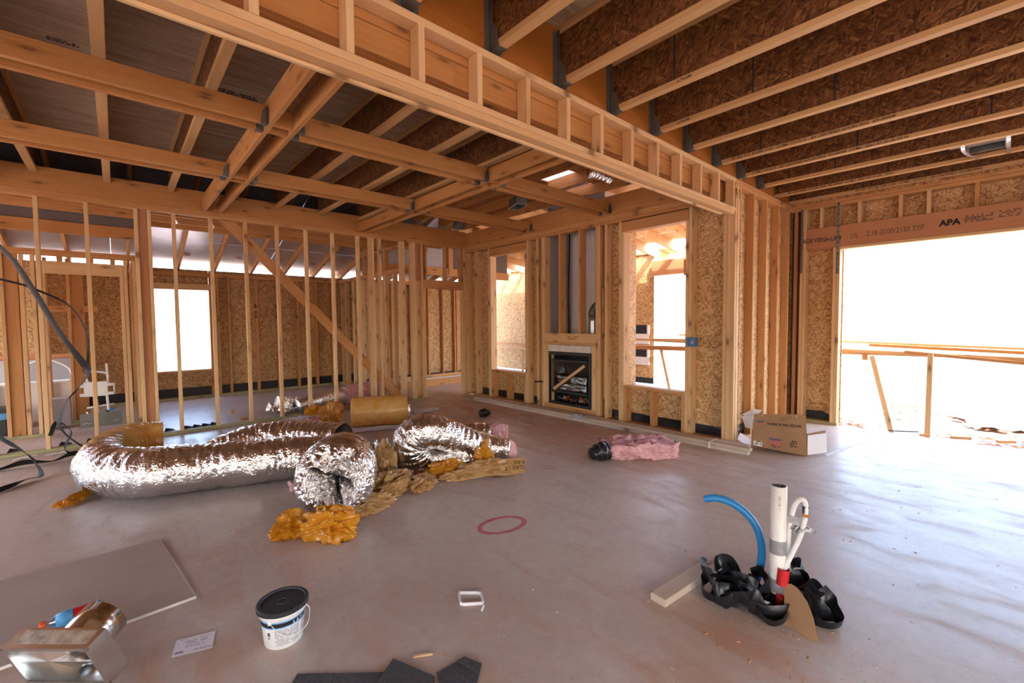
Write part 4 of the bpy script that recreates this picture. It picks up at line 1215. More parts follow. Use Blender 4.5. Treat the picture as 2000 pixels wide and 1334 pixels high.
# ---- amber plastic sleeves, each lump its own thing
def bag(label, c, sx, sy, h, rot, mat, seed, n=28, fold=2.0):
    o = blob(None, 'plastic_sleeve', c, sx, sy, h, rot, mat, seed)
    return tag(o, label, 'plastic', 'amber plastic sleeves among the ducts')
bag('bright amber plastic bundle in front of the fat duct roll, nearest the camera', (1.02, 2.98), 0.17, 0.10, 0.18, -0.75, 'orange_plastic', 1, 30)
bag('amber plastic crumple at the left foot of the fat duct roll', (0.86, 3.22), 0.14, 0.10, 0.13, 0.2, 'orange_plastic', 4)
bag('tan plastic sleeve spread under the right side of the fat duct roll', (1.36, 3.22), 0.22, 0.09, 0.10, 0.1, 'tan_plastic', 6)
bag('tan plastic sleeve heaped right of the fat duct roll', (1.70, 3.45), 0.20, 0.14, 0.15, 0.4, 'tan_plastic', 8, 32)
bag('tan plastic pouch standing between the fat roll and the arched duct', (1.78, 3.74), 0.10, 0.10, 0.30, 0.9, 'tan_plastic', 10, 24, 1.5)
bag('folded tan plastic pleats on the floor below the arched duct', (1.95, 3.36), 0.16, 0.10, 0.09, 0.7, 'tan_plastic', 12)
bag('amber plastic fold directly in front of the arched duct foot', (2.24, 3.50), 0.17, 0.08, 0.12, -0.3, 'orange_plastic', 14, 30)
bag('tan printed plastic sleeve lying flat at the right of the sleeves', (2.58, 3.22), 0.24, 0.11, 0.11, -0.65, 'tan_plastic', 16, 30)
bag('amber plastic flap propped against the low end of the arched duct', (2.62, 3.36), 0.10, 0.06, 0.22, -0.4, 'orange_plastic', 18, 22, 1.4)
bag('tan plastic strip running along the front of the sleeves', (2.32, 3.30), 0.20, 0.06, 0.07, -0.4, 'tan_plastic', 20)
bag('amber plastic lump at the left end of the wrapped roll', (2.30, 6.55), 0.18, 0.14, 0.22, 0.4, 'yellow_plastic', 22, 26)
bag('bright amber plastic scrap at the stud foot beyond the wrapped roll', (2.50, 7.02), 0.14, 0.10, 0.18, 0.2, 'orange_plastic', 24, 22)
bag('small amber plastic scrap by the foot of the middle left stud', (2.20, 7.02), 0.12, 0.08, 0.17, -0.4, 'orange_plastic', 26, 20)
sl_ = thing('sleeve_strip', (2.66, 3.14, 0), 'flat tan plastic strip with upside-down black lettering', 'plastic')
pq = [V((2.36, 3.20, 0.03)), V((2.80, 2.98, 0.02)), V((2.88, 3.06, 0.13)), V((2.46, 3.29, 0.14))]
strip_ = plate(sl_, 'strip', pq, 0.002, 'tan_plastic')
_rt_ = (pq[0] - pq[1]).normalized(); _up_ = (pq[0] - pq[3]).normalized()
_n = _rt_.cross(_up_).normalized()
text(strip_, 'lettering', 'CLASS 1 FLEX D', V((2.835, 3.025, 0.075)) + V((-0.006, -0.012, 0.004)), _rt_, _up_, 0.055, 'black_ink', sx=0.8)
text(strip_, 'lettering', 'R-8.0', V((2.845, 3.035, 0.115)) + V((-0.004, -0.012, 0.006)), _rt_, _up_, 0.05, 'black_ink')
for lab, c, sx, sy, rot, sd in (('white paper film strip trailing left of the wrapped roll', (2.0, 6.95), 0.30, 0.10, -0.1, 3), ('white film strip on the floor in front of the wrapped roll', (2.45, 5.6), 0.50, 0.05, -0.35, 5), ('white film scrap at the right end of the wrapped roll', (3.62, 6.22), 0.22, 0.12, 0.3, 7)):
    tag(crumple(None, 'film_strip', c, sx, sy, 0.07, rot, 'white_film', sd, 18, 1.4), lab, 'film')
pk = fluff(None, 'insulation_tuft', Matrix.Translation((2.02, 6.45, 0)), (0.16, 0.12, 0.10), 'pink', 21, amp=0.03)
tag(pk, 'small pink insulation tuft left of the amber lump', 'insulation')
# ---- pink batt and black duct cuffs
bt = fluff(None, 'insulation_batt', Matrix.Translation((4.13, 2.60, 0.0)) @ Matrix.Rotation(math.atan2(-0.56, 0.72), 4, 'Z'), (0.72, 0.40, 0.155), 'pink', 31, amp=0.05, layers=0.010)
tag(bt, 'pink fibreglass insulation batt lying in front of the board stack', 'insulation')
cf = thing('duct_cuff', (3.66, 2.76, 0), 'black crinkled duct cuff lying at the left of the pink batt', 'duct')
duct(cf, 'crinkled_sleeve', [(3.57, 2.80, 0.075), (3.64, 2.78, 0.085), (3.71, 2.755, 0.09), (3.77, 2.74, 0.085)], [0.055, 0.085, 0.095, 0.075], 'black_plastic', seed=91, ridge=0.07, crump=0.12, seg=36, step=0.006)
cf2 = duct(None, 'duct_cuff', [(4.04, 5.27, 0.05), (4.12, 5.25, 0.06), (4.20, 5.22, 0.05)], [0.05, 0.075, 0.03], 'black_plastic', seed=95, ridge=0.05, crump=0.15, seg=24, step=0.008)
tag(cf2, 'small black crumpled cuff alone on the floor near the back corner', 'duct')
cf3 = crumple(None, 'black_scrap', (2.97, 3.30), 0.07, 0.05, 0.05, 0.3, 'black_plastic', 33, 14, 1.6)
tag(cf3, 'flat black plastic scrap beside the pink tipped end of the arched duct', 'scrap')
cf4 = crumple(None, 'black_scrap', (3.18, 5.42), 0.07, 0.05, 0.05, 0.3, 'black_plastic', 35, 14, 1.6)
tag(cf4, 'black plastic scrap behind the top of the arched duct', 'scrap')

# ---- cardboard box
cb = thing('cardboard_box', (5.35, 1.55, 0), 'tipped open cardboard box with printed slogan by the corner post', 'box')
A, B_, Cc, Dd = V((5.185, 1.85, 0.05)), V((5.335, 1.365, 0.004)), V((5.3307, 1.380, 0.441)), V((5.19, 1.835, 0.40))
A2, C2 = (A + Dd) / 2, (B_ + Cc) / 2
plate(cb, 'front_panel', [A, B_, C2, A2], 0.005, 'cardboard')
plate(cb, 'front_flap', [A2 + V((0, 0, 0.002)), C2 + V((0, 0, .002)), Cc, Dd], 0.005, 'cardboard')
bk = V((0.30, 0.11, 0.02))
plate(cb, 'back_panel', [A + bk, B_ + bk, B_ + bk + V((0, 0, 0.2)), A + bk + V((0, 0, 0.2))], 0.005, 'cardboard')
plate(cb, 'side_panel', [B_, B_ + bk, B_ + bk + V((0, 0, 0.2)), B_ + V((0, 0, 0.22))], 0.004, 'cardboard')
plate(cb, 'bottom_panel', [A, B_, B_ + bk, A + bk], 0.004, 'cardboard')
f0 = B_ + V((0.02, 0, 0.01))
plate(cb, 'side_flap', [f0 + V((0, 0, 0.0)), V((5.52, 1.235, 0.035)), V((5.515, 1.24, 0.24)), C2 + V((0.005, -0.005, 0.0))], 0.004, 'white_card')
plate(cb, 'side_flap', [f0 + V((0.06, 0.02, 0.0)), V((5.60, 1.27, 0.03)), V((5.60, 1.27, 0.25)), C2 + V((0.06, 0.02, 0.0))], 0.004, 'cardboard')
plate(cb, 'left_flap', [A2 + V((0.0, 0.005, 0.0)), V((5.19, 1.84, 0.39)), V((5.262, 1.99, 0.34)), V((5.30, 1.955, 0.21))], 0.004, 'white_card')
plate(cb, 'left_flap', [V((5.21, 1.85, 0.33)), V((5.33, 1.80, 0.425)), V((5.30, 1.88, 0.43)), V((5.255, 1.985, 0.36))], 0.004, 'white_card')
rtb = ((B_ + Cc * 2) / 3 - (A + Dd * 2) / 3).normalized(); upb = (Cc - B_).normalized()
nb = rtb.cross(upb).normalized()
if nb.x > 0: nb = -nb
def onbox(u, v): return A + (B_ - A) * u + (Dd - A) * v * (1 - u) + (Cc - B_) * v * u + nb * 0.0065
text([o for o in cb.children if o.name.startswith('front_flap')][0], 'slogan', 'THERE IS NO EQUAL', onbox(0.27, 0.685), rtb, upb, 0.037, 'black_ink', bold=0.0012, sx=0.93)
cbp = {o.name.split('.')[0]: o for o in cb.children}
def face(v): return cbp['front_flap'] if v > 0.5 else cbp['front_panel']
def patch(nm, u0, v0, u1, v1, m, k=1.0):
    q = [onbox(u0, v0), onbox(u1, v0), onbox(u1, v1), onbox(u0, v1)]
    return meshobj(nm, [p + nb * 0.0004 * k for p in q], [(0, 1, 2, 3)], m, face(v0), I4)
patch('logo_top', 0.055, 0.745, 0.205, 0.81, 'blue_print'); patch('logo_bottom', 0.055, 0.665, 0.205, 0.742, 'red_print')
text(cbp['front_flap'], 'logo_text', 'SIMPSON', onbox(0.065, 0.755) + nb * 0.001, rtb, upb, 0.021, 'cardboard', sx=0.78)
text(cbp['front_flap'], 'logo_text', 'Strong-Tie', onbox(0.065, 0.685) + nb * 0.001, rtb, upb, 0.021, 'cardboard', 0.2, sx=0.72)
patch('logo_top', 0.32, 0.265, 0.53, 0.33, 'blue_print'); patch('logo_bottom', 0.335, 0.135, 0.54, 0.262, 'red_print')
text(cbp['front_panel'], 'logo_text', 'SIMPSON', onbox(0.34, 0.275) + nb * 0.001, rtb, upb, 0.026, 'cardboard', sx=0.85)
text(cbp['front_panel'], 'logo_text', 'Strong-Tie', onbox(0.345, 0.18) + nb * 0.001, rtb, upb, 0.026, 'cardboard', 0.2, sx=0.8)
stamp(cbp['front_panel'], 'small_print', onbox(0.36, 0.06), rtb, upb, 0.09, 0.028, 2, 'black_ink', 2)
stamp(cbp['front_panel'], 'origin_stamp', onbox(0.71, 0.15), rtb, upb, 0.065, 0.075, 4, 'black_ink', 3, 0.9)
text(cbp['front_flap'], 'pencil_mark', '14113', onbox(0.53, 0.79), rtb + upb * 0.45, upb - rtb * 0.45, 0.045, 'grey_ink')
patch('shipping_label', 0.03, 0.02, 0.19, 0.16, 'white_card')
stamp(cbp['front_panel'], 'label_print', onbox(0.05, 0.04) + nb * .001, rtb, upb, 0.065, 0.045, 3, 'black_ink', 5, 0.85)
for u in (0.17, 0.82):
    patch('slit', u, 0.93, u + 0.01, 0.985, 'white_card')
mg = thing('magazine', (5.2, 1.95, 0), 'glossy printed sheet sticking out at the left of the cardboard box', 'paper')
plate(mg, 'sheet', [(5.13, 1.98, 0.10), (5.18, 1.86, 0.02), (5.22, 1.87, 0.11), (5.17, 1.97, 0.17)], 0.002, 'paper')
stamp(mg, 'print', (5.15, 1.955, 0.092), (0.05, -0.12, -0.08), (0.04, 0.0, 0.08), 0.08, 0.05, 2, 'red_print', 7)

# ---- bucket
bk_ = thing('bucket', (0.52, 2.165, 0), 'white plastic bucket with black lid and printed label', 'bucket')
mb = Matrix.Translation((0.52, 2.165, 0))
lathe(bk_, 'pail', [(0.0, 0.0), (0.074, 0.0), (0.079, 0.004), (0.088, 0.10), (0.092, 0.135), (0.097, 0.14), (0.102, 0.165), (0.098, 0.168), (0.0, 0.168)], 'white_plastic', mb, 48)
lid = lathe(bk_, 'lid', [(0.104, 0.160), (0.108, 0.163), (0.108, 0.178), (0.104, 0.182), (0.094, 0.182), (0.091, 0.176), (0.026, 0.175), (0.025, 0.178), (0.019, 0.178), (0.018, 0.175), (0.0, 0.175)], 'black_matte', mb, 64, smooth=False)
band_ = lathe(bk_, 'label_band', [(0.0905, 0.108), (0.0922, 0.127)], 'black_ink', mb, 48)
lathe(bk_, 'label_line', [(0.0922, 0.1275), (0.0926, 0.132)], 'sky_blue', mb, 48)
lathe(bk_, 'label_line', [(0.0900, 0.103), (0.0904, 0.1075)], 'sky_blue', mb, 48)
va = math.atan2(-2.165, -0.52)
def onbucket(a, z, e=0.0012):
    r = 0.079 + 0.009 * z / 0.10 + e
    n_ = V((math.cos(a), math.sin(a), 0))
    return V((0.52, 2.165, z)) + n_ * r, V((-math.sin(a), math.cos(a), 0)), V((0.09 * n_.x, 0.09 * n_.y, 1))
for i, chh in enumerate('LATICRETE'):
    p, r_, u_ = onbucket(va + 0.42 + i * 0.165, 0.1115, 0.0032)
    text(band_, 'lettering', chh, p, r_, u_, 0.017, 'white_plastic', 0.15, bold=0.0006)
def curved_stamp(name, a0, a1, z0, z1, rows, mat, seed, fill=0.75, full=False):
    rr = random.Random(seed)
    vs, fs = [], []
    for r in range(rows):
        za, zb = z0 + (z1 - z0) * (r + 0.15) / rows, z0 + (z1 - z0) * (r + 0.85) / rows
        a = a0
        while a < a1:
            da = rr.uniform(0.04, 0.14)
            if full or rr.random() < fill:
                k = len(vs)
                e = min(a1, a + da)
                for (aa, zz) in ((a, za), (e, za), (e, zb), (a, zb)):
                    vs.append(onbucket(aa, zz)[0])
                fs.append((k, k + 1, k + 2, k + 3))
            a += da * (1.0 if full else 1.25)
    return meshobj(name, vs, fs, mat, bk_, I4)
curved_stamp('label_text', va - 0.42, va + 0.75, 0.022, 0.098, 11, 'pale_ink', 4, 0.85)
curved_stamp('label_text', va + 0.9, va + 1.5, 0.03, 0.10, 9, 'pale_ink', 6, 0.85)
curved_stamp('bar_code', va - 0.80, va - 0.66, 0.055, 0.085, 5, 'black_ink', 5, 0.9)
p0, _, _ = onbucket(va - 0.62, 0.132); p1, _, _ = onbucket(va + 1.25, 0.15)
mid_ = V((0.52, 2.165, 0)) + V((math.cos(va + 0.3), math.sin(va + 0.3), 0)) * 0.105
tube(bk_, 'wire_handle', spline([p0, V((mid_.x, mid_.y, 0.075)) + V((-0.045, 0.02, 0.01)), V((mid_.x, mid_.y, 0.066)), V((mid_.x, mid_.y, 0.08)) + V((0.06, -0.01, 0.012)), p1 + V((0.02, 0, -0.03)), p1], 40), 0.0017, 'white_plastic', 8)
for p in (p0, p1):
    tube(bk_, 'handle_boss', [p - V((0, 0, 0.006)), p + V((0, 0, 0.006))], 0.008, 'white_plastic', 12)

# ---- paper sheet
pp = thing('paper_sheet', (0.21, 2.39, 0), 'printed white leaflet lying flat on the floor left of the bucket', 'paper')
pq = [V((0.125, 2.36, 0.003)), V((0.265, 2.31, 0.003)), V((0.295, 2.43, 0.003)), V((0.152, 2.475, 0.003))]
sheet_ = plate(pp, 'sheet', pq, 0.0008, 'paper')
rp, upv = (pq[1] - pq[0]).normalized(), (pq[3] - pq[0]).normalized()
def onp(u, v): return pq[0] + (pq[1] - pq[0]) * u + (pq[3] - pq[0]) * v + V((0, 0, 0.0015))
for (u, v, w, h, rows, m, sd) in ((0.10, 0.87, 0.12, 0.007, 1, 'pale_ink', 1), (0.22, 0.58, 0.09, 0.026, 2, 'pale_ink', 2), (0.28, 0.38, 0.07, 0.018, 2, 'pale_ink', 3), (0.06, 0.10, 0.03, 0.016, 2, 'black_ink', 4), (0.52, 0.12, 0.045, 0.007, 1, 'black_ink', 5), (0.85, 0.12, 0.015, 0.006, 1, 'grey_ink', 6)):
    stamp(sheet_, 'print', onp(u, v), rp, upv, w, h, rows, m, sd, 0.9)
# ---- drywall sheet
dw = thing('drywall_sheet', (-0.2, 3.2, 0), 'dusty drywall sheet lying flat on the floor at lower left', 'drywall')
dq = [V((-1.15, 2.72, 0.001)), V((0.262, 2.795, 0.001)), V((0.165, 3.725, 0.001)), V((-1.2, 3.70, 0.001))]
plate(dw, 'core', dq, 0.0125, 'gypsum')
cN = sum(dq, V()) / 4
plate(dw, 'face_paper', [cN + (p - cN) * 0.992 + V((0, 0, 0.0126)) for p in dq], 0.0008, 'drywall_paper')
# ---- small white frame
wf = thing('plastic_ring', (1.32, 1.81, 0), 'small white octagonal plastic ring on the floor right of centre', 'ring')
rq = [V((1.288, 1.885, 0)), V((1.30, 1.895, 0)), V((1.372, 1.83, 0)), V((1.385, 1.81, 0)), V((1.35, 1.745, 0)), V((1.335, 1.738, 0)), V((1.258, 1.795, 0)), V((1.25, 1.815, 0))]
def ring_mesh():
    c = sum(rq, V()) / 8
    vs, fs = [], []
    for p in rq:
        q = c + (p - c) * 0.86
        vs += [V((p.x, p.y, 0.001)), V((p.x, p.y, 0.016)), V((q.x, q.y, 0.016)), V((q.x, q.y, 0.001))]
    for i in range(8):
        j = (i + 1) % 8
        for k in range(4):
            fs.append((i * 4 + k, j * 4 + k, j * 4 + (k + 1) % 4, i * 4 + (k + 1) % 4))
    meshobj('rim', vs, fs, 'white_card', wf, I4)
ring_mesh()
chip = board(None, 'wood_chip', (1.30, 1.70, 0.006), (1.325, 1.715, 0.012), 0.012, 0.006, (0, 0, 1), 'white_card')
tag(chip, 'white chip standing just below the small plastic ring', 'chip')
chip = board(None, 'wood_chip', (0.90, 1.66, 0.004), (0.97, 1.62, 0.004), 0.012, 0.006, (1, 1, 0), 'lumber_pale')
tag(chip, 'pale wood splinter above the dark shingle pieces', 'chip')
# ---- shingles
def shingle(label, q, z=0.002, extra=None):
    t = thing('shingle', (q[0][0], q[0][1], 0), label, 'shingle', 'dark shingle offcuts at the bottom edge')
    plate(t, 'tab', [(x, y, z) for x, y in q], 0.005, 'shingle')
    if extra:
        plate(t, 'fold', [(x, y, z + 0.0055) for x, y in extra], 0.005, 'shingle')
shingle('long dark shingle strip at the bottom edge below the bucket', [(0.42, 1.80), (0.66, 1.52), (0.775, 1.655), (0.50, 1.895)])
shingle('pointed dark shingle overlapping the long strip in the middle', [(0.62, 1.42), (0.86, 1.42), (0.905, 1.50), (0.825, 1.70), (0.72, 1.63)], 0.008)
shingle('small dark shingle with raised band, right of the other offcuts', [(0.90, 1.45), (0.98, 1.33), (1.085, 1.425), (1.055, 1.505), (0.925, 1.515)], 0.003, [(1.045, 1.40), (1.085, 1.425), (1.055, 1.505), (1.018, 1.507)])

# ---- stub-up: pipe, hoses, black tape and cardboard
pv = thing('stub_pipe', (2.42, 0.735, 0), 'upright white drain pipe stub with grey tape bands', 'pipe')
mp = Matrix.Translation((2.42, 0.735, 0))
lathe(pv, 'pipe', [(0.036, 0.0), (0.036, 0.612), (0.032, 0.614)], 'pvc', mp, 32)
lathe(pv, 'plug', [(0.0, 0.606), (0.033, 0.606), (0.034, 0.61)], 'galv_dull', mp, 32)
lathe(pv, 'plug_stem', [(0.0, 0.618), (0.006, 0.618), (0.006, 0.606)], 'black_metal', mp, 10)
lathe(pv, 'tape_band', [(0.0375, 0.275), (0.0378, 0.30), (0.0375, 0.345)], 'tape', mp, 32)
lathe(pv, 'tape_band', [(0.038, 0.085), (0.041, 0.11), (0.0375, 0.15)], 'tape', mp, 32)
rdir = V((0.746, -0.666, 0))
text(pv, 'pipe_print', 'PVC 1120  3"', V((2.42, 0.735, 0.57)) - V((0.52, 0.86, 0)).normalized() * 0 + V((-0.955, -0.29, 0)) * 0.0372, (0, 0, -1), (0.29, -0.955, 0), 0.012, 'grey_ink')
bp = thing('water_pipe', (2.46, 0.86, 0), 'bright blue bent pipe curving up to an open end', 'pipe')
Pb = spline([(2.461, 0.862, 0.0), (2.47, 0.83, 0.147), (2.472, 0.825, 0.245), (2.466, 0.844, 0.336), (2.45, 0.89, 0.407), (2.425, 0.959, 0.455), (2.401, 1.03, 0.468), (2.380, 1.088, 0.452)], 60)
tube(bp, 'tube', Pb, 0.0195, 'blue_plastic', 20, cap=False)
tube(bp, 'bore', Pb[-6:], 0.0165, 'blue_box', 20, cap=True)
wpx = thing('hose_loop', (2.43, 0.70, 0), 'white flexible water hose looped beside the pipe stub', 'hose')
Pw = spline([(2.452, 0.700, 0.20), (2.455, 0.698, 0.378), (2.452, 0.688, 0.458), (2.455, 0.672, 0.527), (2.461, 0.652, 0.556), (2.466, 0.634, 0.545), (2.462, 0.63, 0.486), (2.452, 0.648, 0.378), (2.437, 0.675, 0.293), (2.41, 0.705, 0.195)], 80)
hose_ = tube(wpx, 'hose', Pw, 0.0115, 'white_plastic', 16)
tube(hose_, 'coupling', spline([(2.468, 0.632, 0.528), (2.466, 0.631, 0.49)], 6), 0.0145, 'black_metal', 14)
tube(hose_, 'clamp', [(2.464, 0.630, 0.492), (2.463, 0.631, 0.478)], 0.0165, 'lvl', 14)
tube(wpx, 'blue_mark', [(2.458, 0.702, 0.30), (2.459, 0.702, 0.34)], 0.013, 'sky_blue', 12)
crumple(wpx, 'tape_flag', (2.47, 0.64), 0.05, 0.03, 0.04, -0.7, 'tape', 4, 10, 1.2, z0=0.40)
plate(wpx, 'tape_tie', [(2.43, 0.70, 0.44), (2.464, 0.63, 0.42), (2.466, 0.632, 0.46), (2.43, 0.70, 0.475)], 0.002, 'tape')
rs = thing('red_sleeve', (2.40, 0.715, 0), 'red pipe sleeve holding the white hose at the stub', 'sleeve')
tube(rs, 'upper', [(2.392, 0.705, 0.135), (2.398, 0.700, 0.215)], 0.026, 'red', 20, cap=False)
tube(rs, 'lower', [(2.39, 0.71, 0.0), (2.392, 0.705, 0.085)], 0.024, 'red', 20)
tp = thing('tape_tangle', (2.35, 0.85, 0), 'tangled heap of glossy black plastic tape round the pipe stub', 'tape')
rr = random.Random(12)
def loop(cx, cy, r, zc, tilt, seed, w=0.066, arc=5.2):
    rr = random.Random(seed)
    a0 = rr.uniform(0, 6.28)
    ctrl = []
    for i in range(8):
        a = a0 + arc * i / 7
        ctrl.append((cx + r * math.cos(a) * rr.uniform(0.8, 1.2), cy + r * math.sin(a) * rr.uniform(0.8, 1.2), max(0.012, zc + tilt * math.sin(a * 1.0 + seed) + rr.uniform(-0.02, 0.02))))
    ribbon(tp, 'tape_loop', ctrl, w, 'black_plastic', [rr.uniform(-0.5, 0.5) for _ in range(5)], 44)
for i, (cx, cy, r, zc) in enumerate(((2.33, 1.00, 0.07, 0.06), (2.36, 0.95, 0.06, 0.09), (2.27, 0.98, 0.06, 0.05), (2.32, 0.92, 0.08, 0.07), (2.29, 0.86, 0.08, 0.05), (2.34, 0.86, 0.06, 0.08), (2.28, 0.80, 0.07, 0.05),
                                      (2.33, 0.77, 0.06, 0.07), (2.30, 0.73, 0.07, 0.045), (2.38, 0.82, 0.05, 0.09), (2.25, 0.90, 0.06, 0.03), (2.62, 0.72, 0.06, 0.06), (2.58, 0.63, 0.07, 0.07), (2.52, 0.57, 0.07, 0.05), (2.46, 0.55, 0.06, 0.05), (2.55, 0.67, 0.05, 0.04), (2.31, 0.95, 0.05, 0.05), (2.26, 0.93, 0.05, 0.04), (2.33, 0.82, 0.07, 0.06), (2.30, 0.79, 0.05, 0.08), (2.35, 0.91, 0.07, 0.04), (2.29, 0.90, 0.04, 0.09))):
    loop(cx, cy, r, zc, 0.05, 100 + i)
ribbon(tp, 'tape_loop', [(2.24, 0.80, 0.05), (2.27, 0.72, 0.04), (2.33, 0.66, 0.05), (2.40, 0.66, 0.06)], 0.07, 'black_plastic', [0.2, -0.1, 0.3], 30)
ribbon(tp, 'tape_loop', [(2.27, 1.00, 0.10), (2.30, 0.90, 0.11), (2.27, 0.80, 0.07), (2.30, 0.72, 0.03)], 0.06, 'black_plastic', [0.9, 0.5, 0.8], 30)
ribbon(tp, 'tape_loop', [(2.66, 0.75, 0.02), (2.70, 0.74, 0.10), (2.66, 0.69, 0.15), (2.60, 0.68, 0.10)], 0.05, 'black_plastic', [0.2, 0.5, 0.1], 30)
cd = plate(None, 'cardboard_scrap', [(2.284, 0.664, 0.001),(2.334, 0.678, 0.074),(2.382, 0.689, 0.145),(2.387, 0.665, 0.159),(2.38, 0.639, 0.156),(2.367, 0.614, 0.141),(2.35, 0.588, 0.121),(2.332, 0.569, 0.099),(2.315, 0.553, 0.076),(2.289, 0.537, 0.04),(2.264, 0.521, 0.005),(2.266, 0.537, 0.004),(2.267, 0.567, 0.001),(2.277, 0.604, 0.005),(2.283, 0.632, 0.004)], 0.004, 'cardboard')
tag(cd, 'torn brown cardboard piece leaning against the pipe stub', 'cardboard')
wb_ = board(None, 'wood_block', (2.00, 1.145, 0.0195), (2.62, 1.095, 0.0195), 0.089, 0.038, (0, 1, 0), 'grey_board')
tag(wb_, 'short dusty timber offcut lying left of the black tape heap', 'board')
# ---- duct boot and bottle at lower left
Rb = Matrix(((0.682, 0.674, -0.284), (-0.729, 0.656, -0.194), (0.056, 0.340, 0.939)))
mboot = Matrix.Translation((-0.369, 2.522, 0.213)) @ Rb.to_4x4()
bo = thing('duct_boot', (-0.3, 2.5, 0), 'shiny sheet metal duct boot with round collar at lower left corner', 'duct boot')
Wd, Ud, Dd_ = 0.36, 0.075, 0.208
def bplate(nm, x, y, z, m='tin'):
    d = [x[1] - x[0], y[1] - y[0], z[1] - z[0]]
    vs = [(a, b, c) for a in x for b in y for c in z]
    meshobj(nm, vs, [(0, 1, 3, 2), (4, 6, 7, 5), (0, 4, 5, 1), (2, 3, 7, 6), (0, 2, 6, 4), (1, 5, 7, 3)], m, bo, mboot)
bplate('top_wall', (0, Wd), (0, Ud), (-0.0015, 0.0)); bplate('bottom_wall', (0, Wd), (0, Ud), (-Dd_, -Dd_ + 0.0015))
bplate('left_wall', (0, 0.0015), (0, Ud), (-Dd_, 0)); bplate('right_wall', (Wd - 0.0015, Wd), (0, Ud), (-Dd_, 0))
bplate('lip', (-0.002, Wd + 0.002), (-0.008, 0.0), (-0.012, 0.002)); bplate('lip', (-0.002, Wd + 0.002), (-0.008, 0.0), (-Dd_ - 0.002, -Dd_ + 0.012))
bplate('lip', (Wd - 0.010, Wd + 0.002), (-0.008, 0.0), (-Dd_, 0)); bplate('lip', (-0.002, 0.010), (-0.008, 0.0), (-Dd_, 0))
def back_with_hole():
    n = 48
    vs, fs = [], []
    for i in range(n):
        a = 2 * math.pi * i / n
        ca, sa = math.cos(a), math.sin(a)
        k = min((Wd / 2) / max(abs(ca), 1e-6), (Dd_ / 2) / max(abs(sa), 1e-6))
        vs += [(Wd / 2 + ca * k, Ud, -Dd_ / 2 + sa * k), (Wd * 0.52 + ca * 0.088, Ud + 0.004, -Dd_ / 2 + sa * 0.088)]
    for i in range(n):
        j = (i + 1) % n
        fs.append((2 * i, 2 * j, 2 * j + 1, 2 * i + 1))
    meshobj('back_wall', vs, fs, 'tin', bo, mboot)
back_with_hole()
mcol = mboot @ Matrix.Translation((Wd * 0.52, Ud, -Dd_ / 2)) @ Matrix.Rotation(-math.pi / 2, 4, 'X')
col_ = lathe(bo, 'collar', [(0.088, 0.0), (0.088, 0.05), (0.0895, 0.055), (0.088, 0.06), (0.088, 0.125), (0.0865, 0.125), (0.0865, 0.0)], 'tin', mcol, 48)
lathe(col_, 'damper', [(0.0, 0.05), (0.08, 0.052)], 'tin', mcol @ Matrix.Rotation(0.7, 4, 'Y'), 40)
bplate('dust_patch', (0.03, Wd - 0.02), (0.012, Ud - 0.01), (0.0003, 0.0008), 'dusty_tin')
wbt = thing('drink_bottle', (-0.2, 2.95, 0), 'empty plastic drink bottle with red label and orange cap behind the duct boot', 'bottle')
bd = V((0.21, 0.01, 0.0)).normalized()
mbt = Matrix.Translation((-0.105, 2.955, 0.046)) @ (-bd).to_track_quat('Z', 'Y').to_matrix().to_4x4()
lathe(wbt, 'body', [(0.0, 0.0), (0.028, 0.0), (0.033, 0.006), (0.033, 0.05), (0.029, 0.075), (0.033, 0.10), (0.033, 0.13), (0.026, 0.16), (0.014, 0.18), (0.0125, 0.19)], 'bottle', mbt, 32)
lathe(wbt, 'label', [(0.0337, 0.022), (0.0337, 0.05), (0.0298, 0.075), (0.0337, 0.098)], 'red', mbt, 32)
lathe(wbt, 'label_edge', [(0.0335, 0.008), (0.0338, 0.0215)], 'sky_blue', mbt, 32)
lathe(wbt, 'drink', [(0.0, 0.10), (0.0335, 0.099), (0.0335, 0.13), (0.0265, 0.158), (0.0, 0.158)], 'sky_blue', mbt, 32)
lathe(wbt, 'cap', [(0.0, 0.212), (0.0155, 0.212), (0.0165, 0.21), (0.0165, 0.190), (0.013, 0.189)], 'orange', mbt, 24)

# ---- hanging and trailing black strips at left
st1 = ribbon(None, 'black_strip', [(-1.75, 6.45, 2.93), (-1.25, 6.42, 2.62), (-0.80, 6.4, 2.19), (-0.61, 6.4, 1.82), (-0.45, 6.4, 1.41), (-0.30, 6.4, 1.10), (-0.24, 6.4, 0.97), (-0.28, 6.41, 0.84), (-0.40, 6.42, 0.66), (-0.47, 6.40, 0.44), (-0.36, 6.38, 0.24), (-0.16, 6.34, 0.06), (0.0, 6.38, 0.012)], 0.080, 'black_strip', [0.1, 0.15, 0.2, 0.1, 0.2, -0.2, 0.5, 1.0, 0.3, 0.5, 0.2, 0.8], 130, (0.75, -0.66, 0))
tag(st1, 'widest black plastic strip hanging from the ceiling at left and curling to the floor', 'strip')
st2 = ribbon(None, 'black_strip', [(-1.75, 6.5, 2.1), (-0.82, 6.45, 1.885), (-0.53, 6.45, 1.765), (-0.34, 6.43, 1.62), (-0.235, 6.42, 1.36), (-0.235, 6.41, 1.05)], 0.022, 'black_strip', [0.2, 0.5, 0.9, 0.5], 60, (0.3, 0, 1))
tag(st2, 'thin black cord crossing the widest hanging strip at left', 'strip')
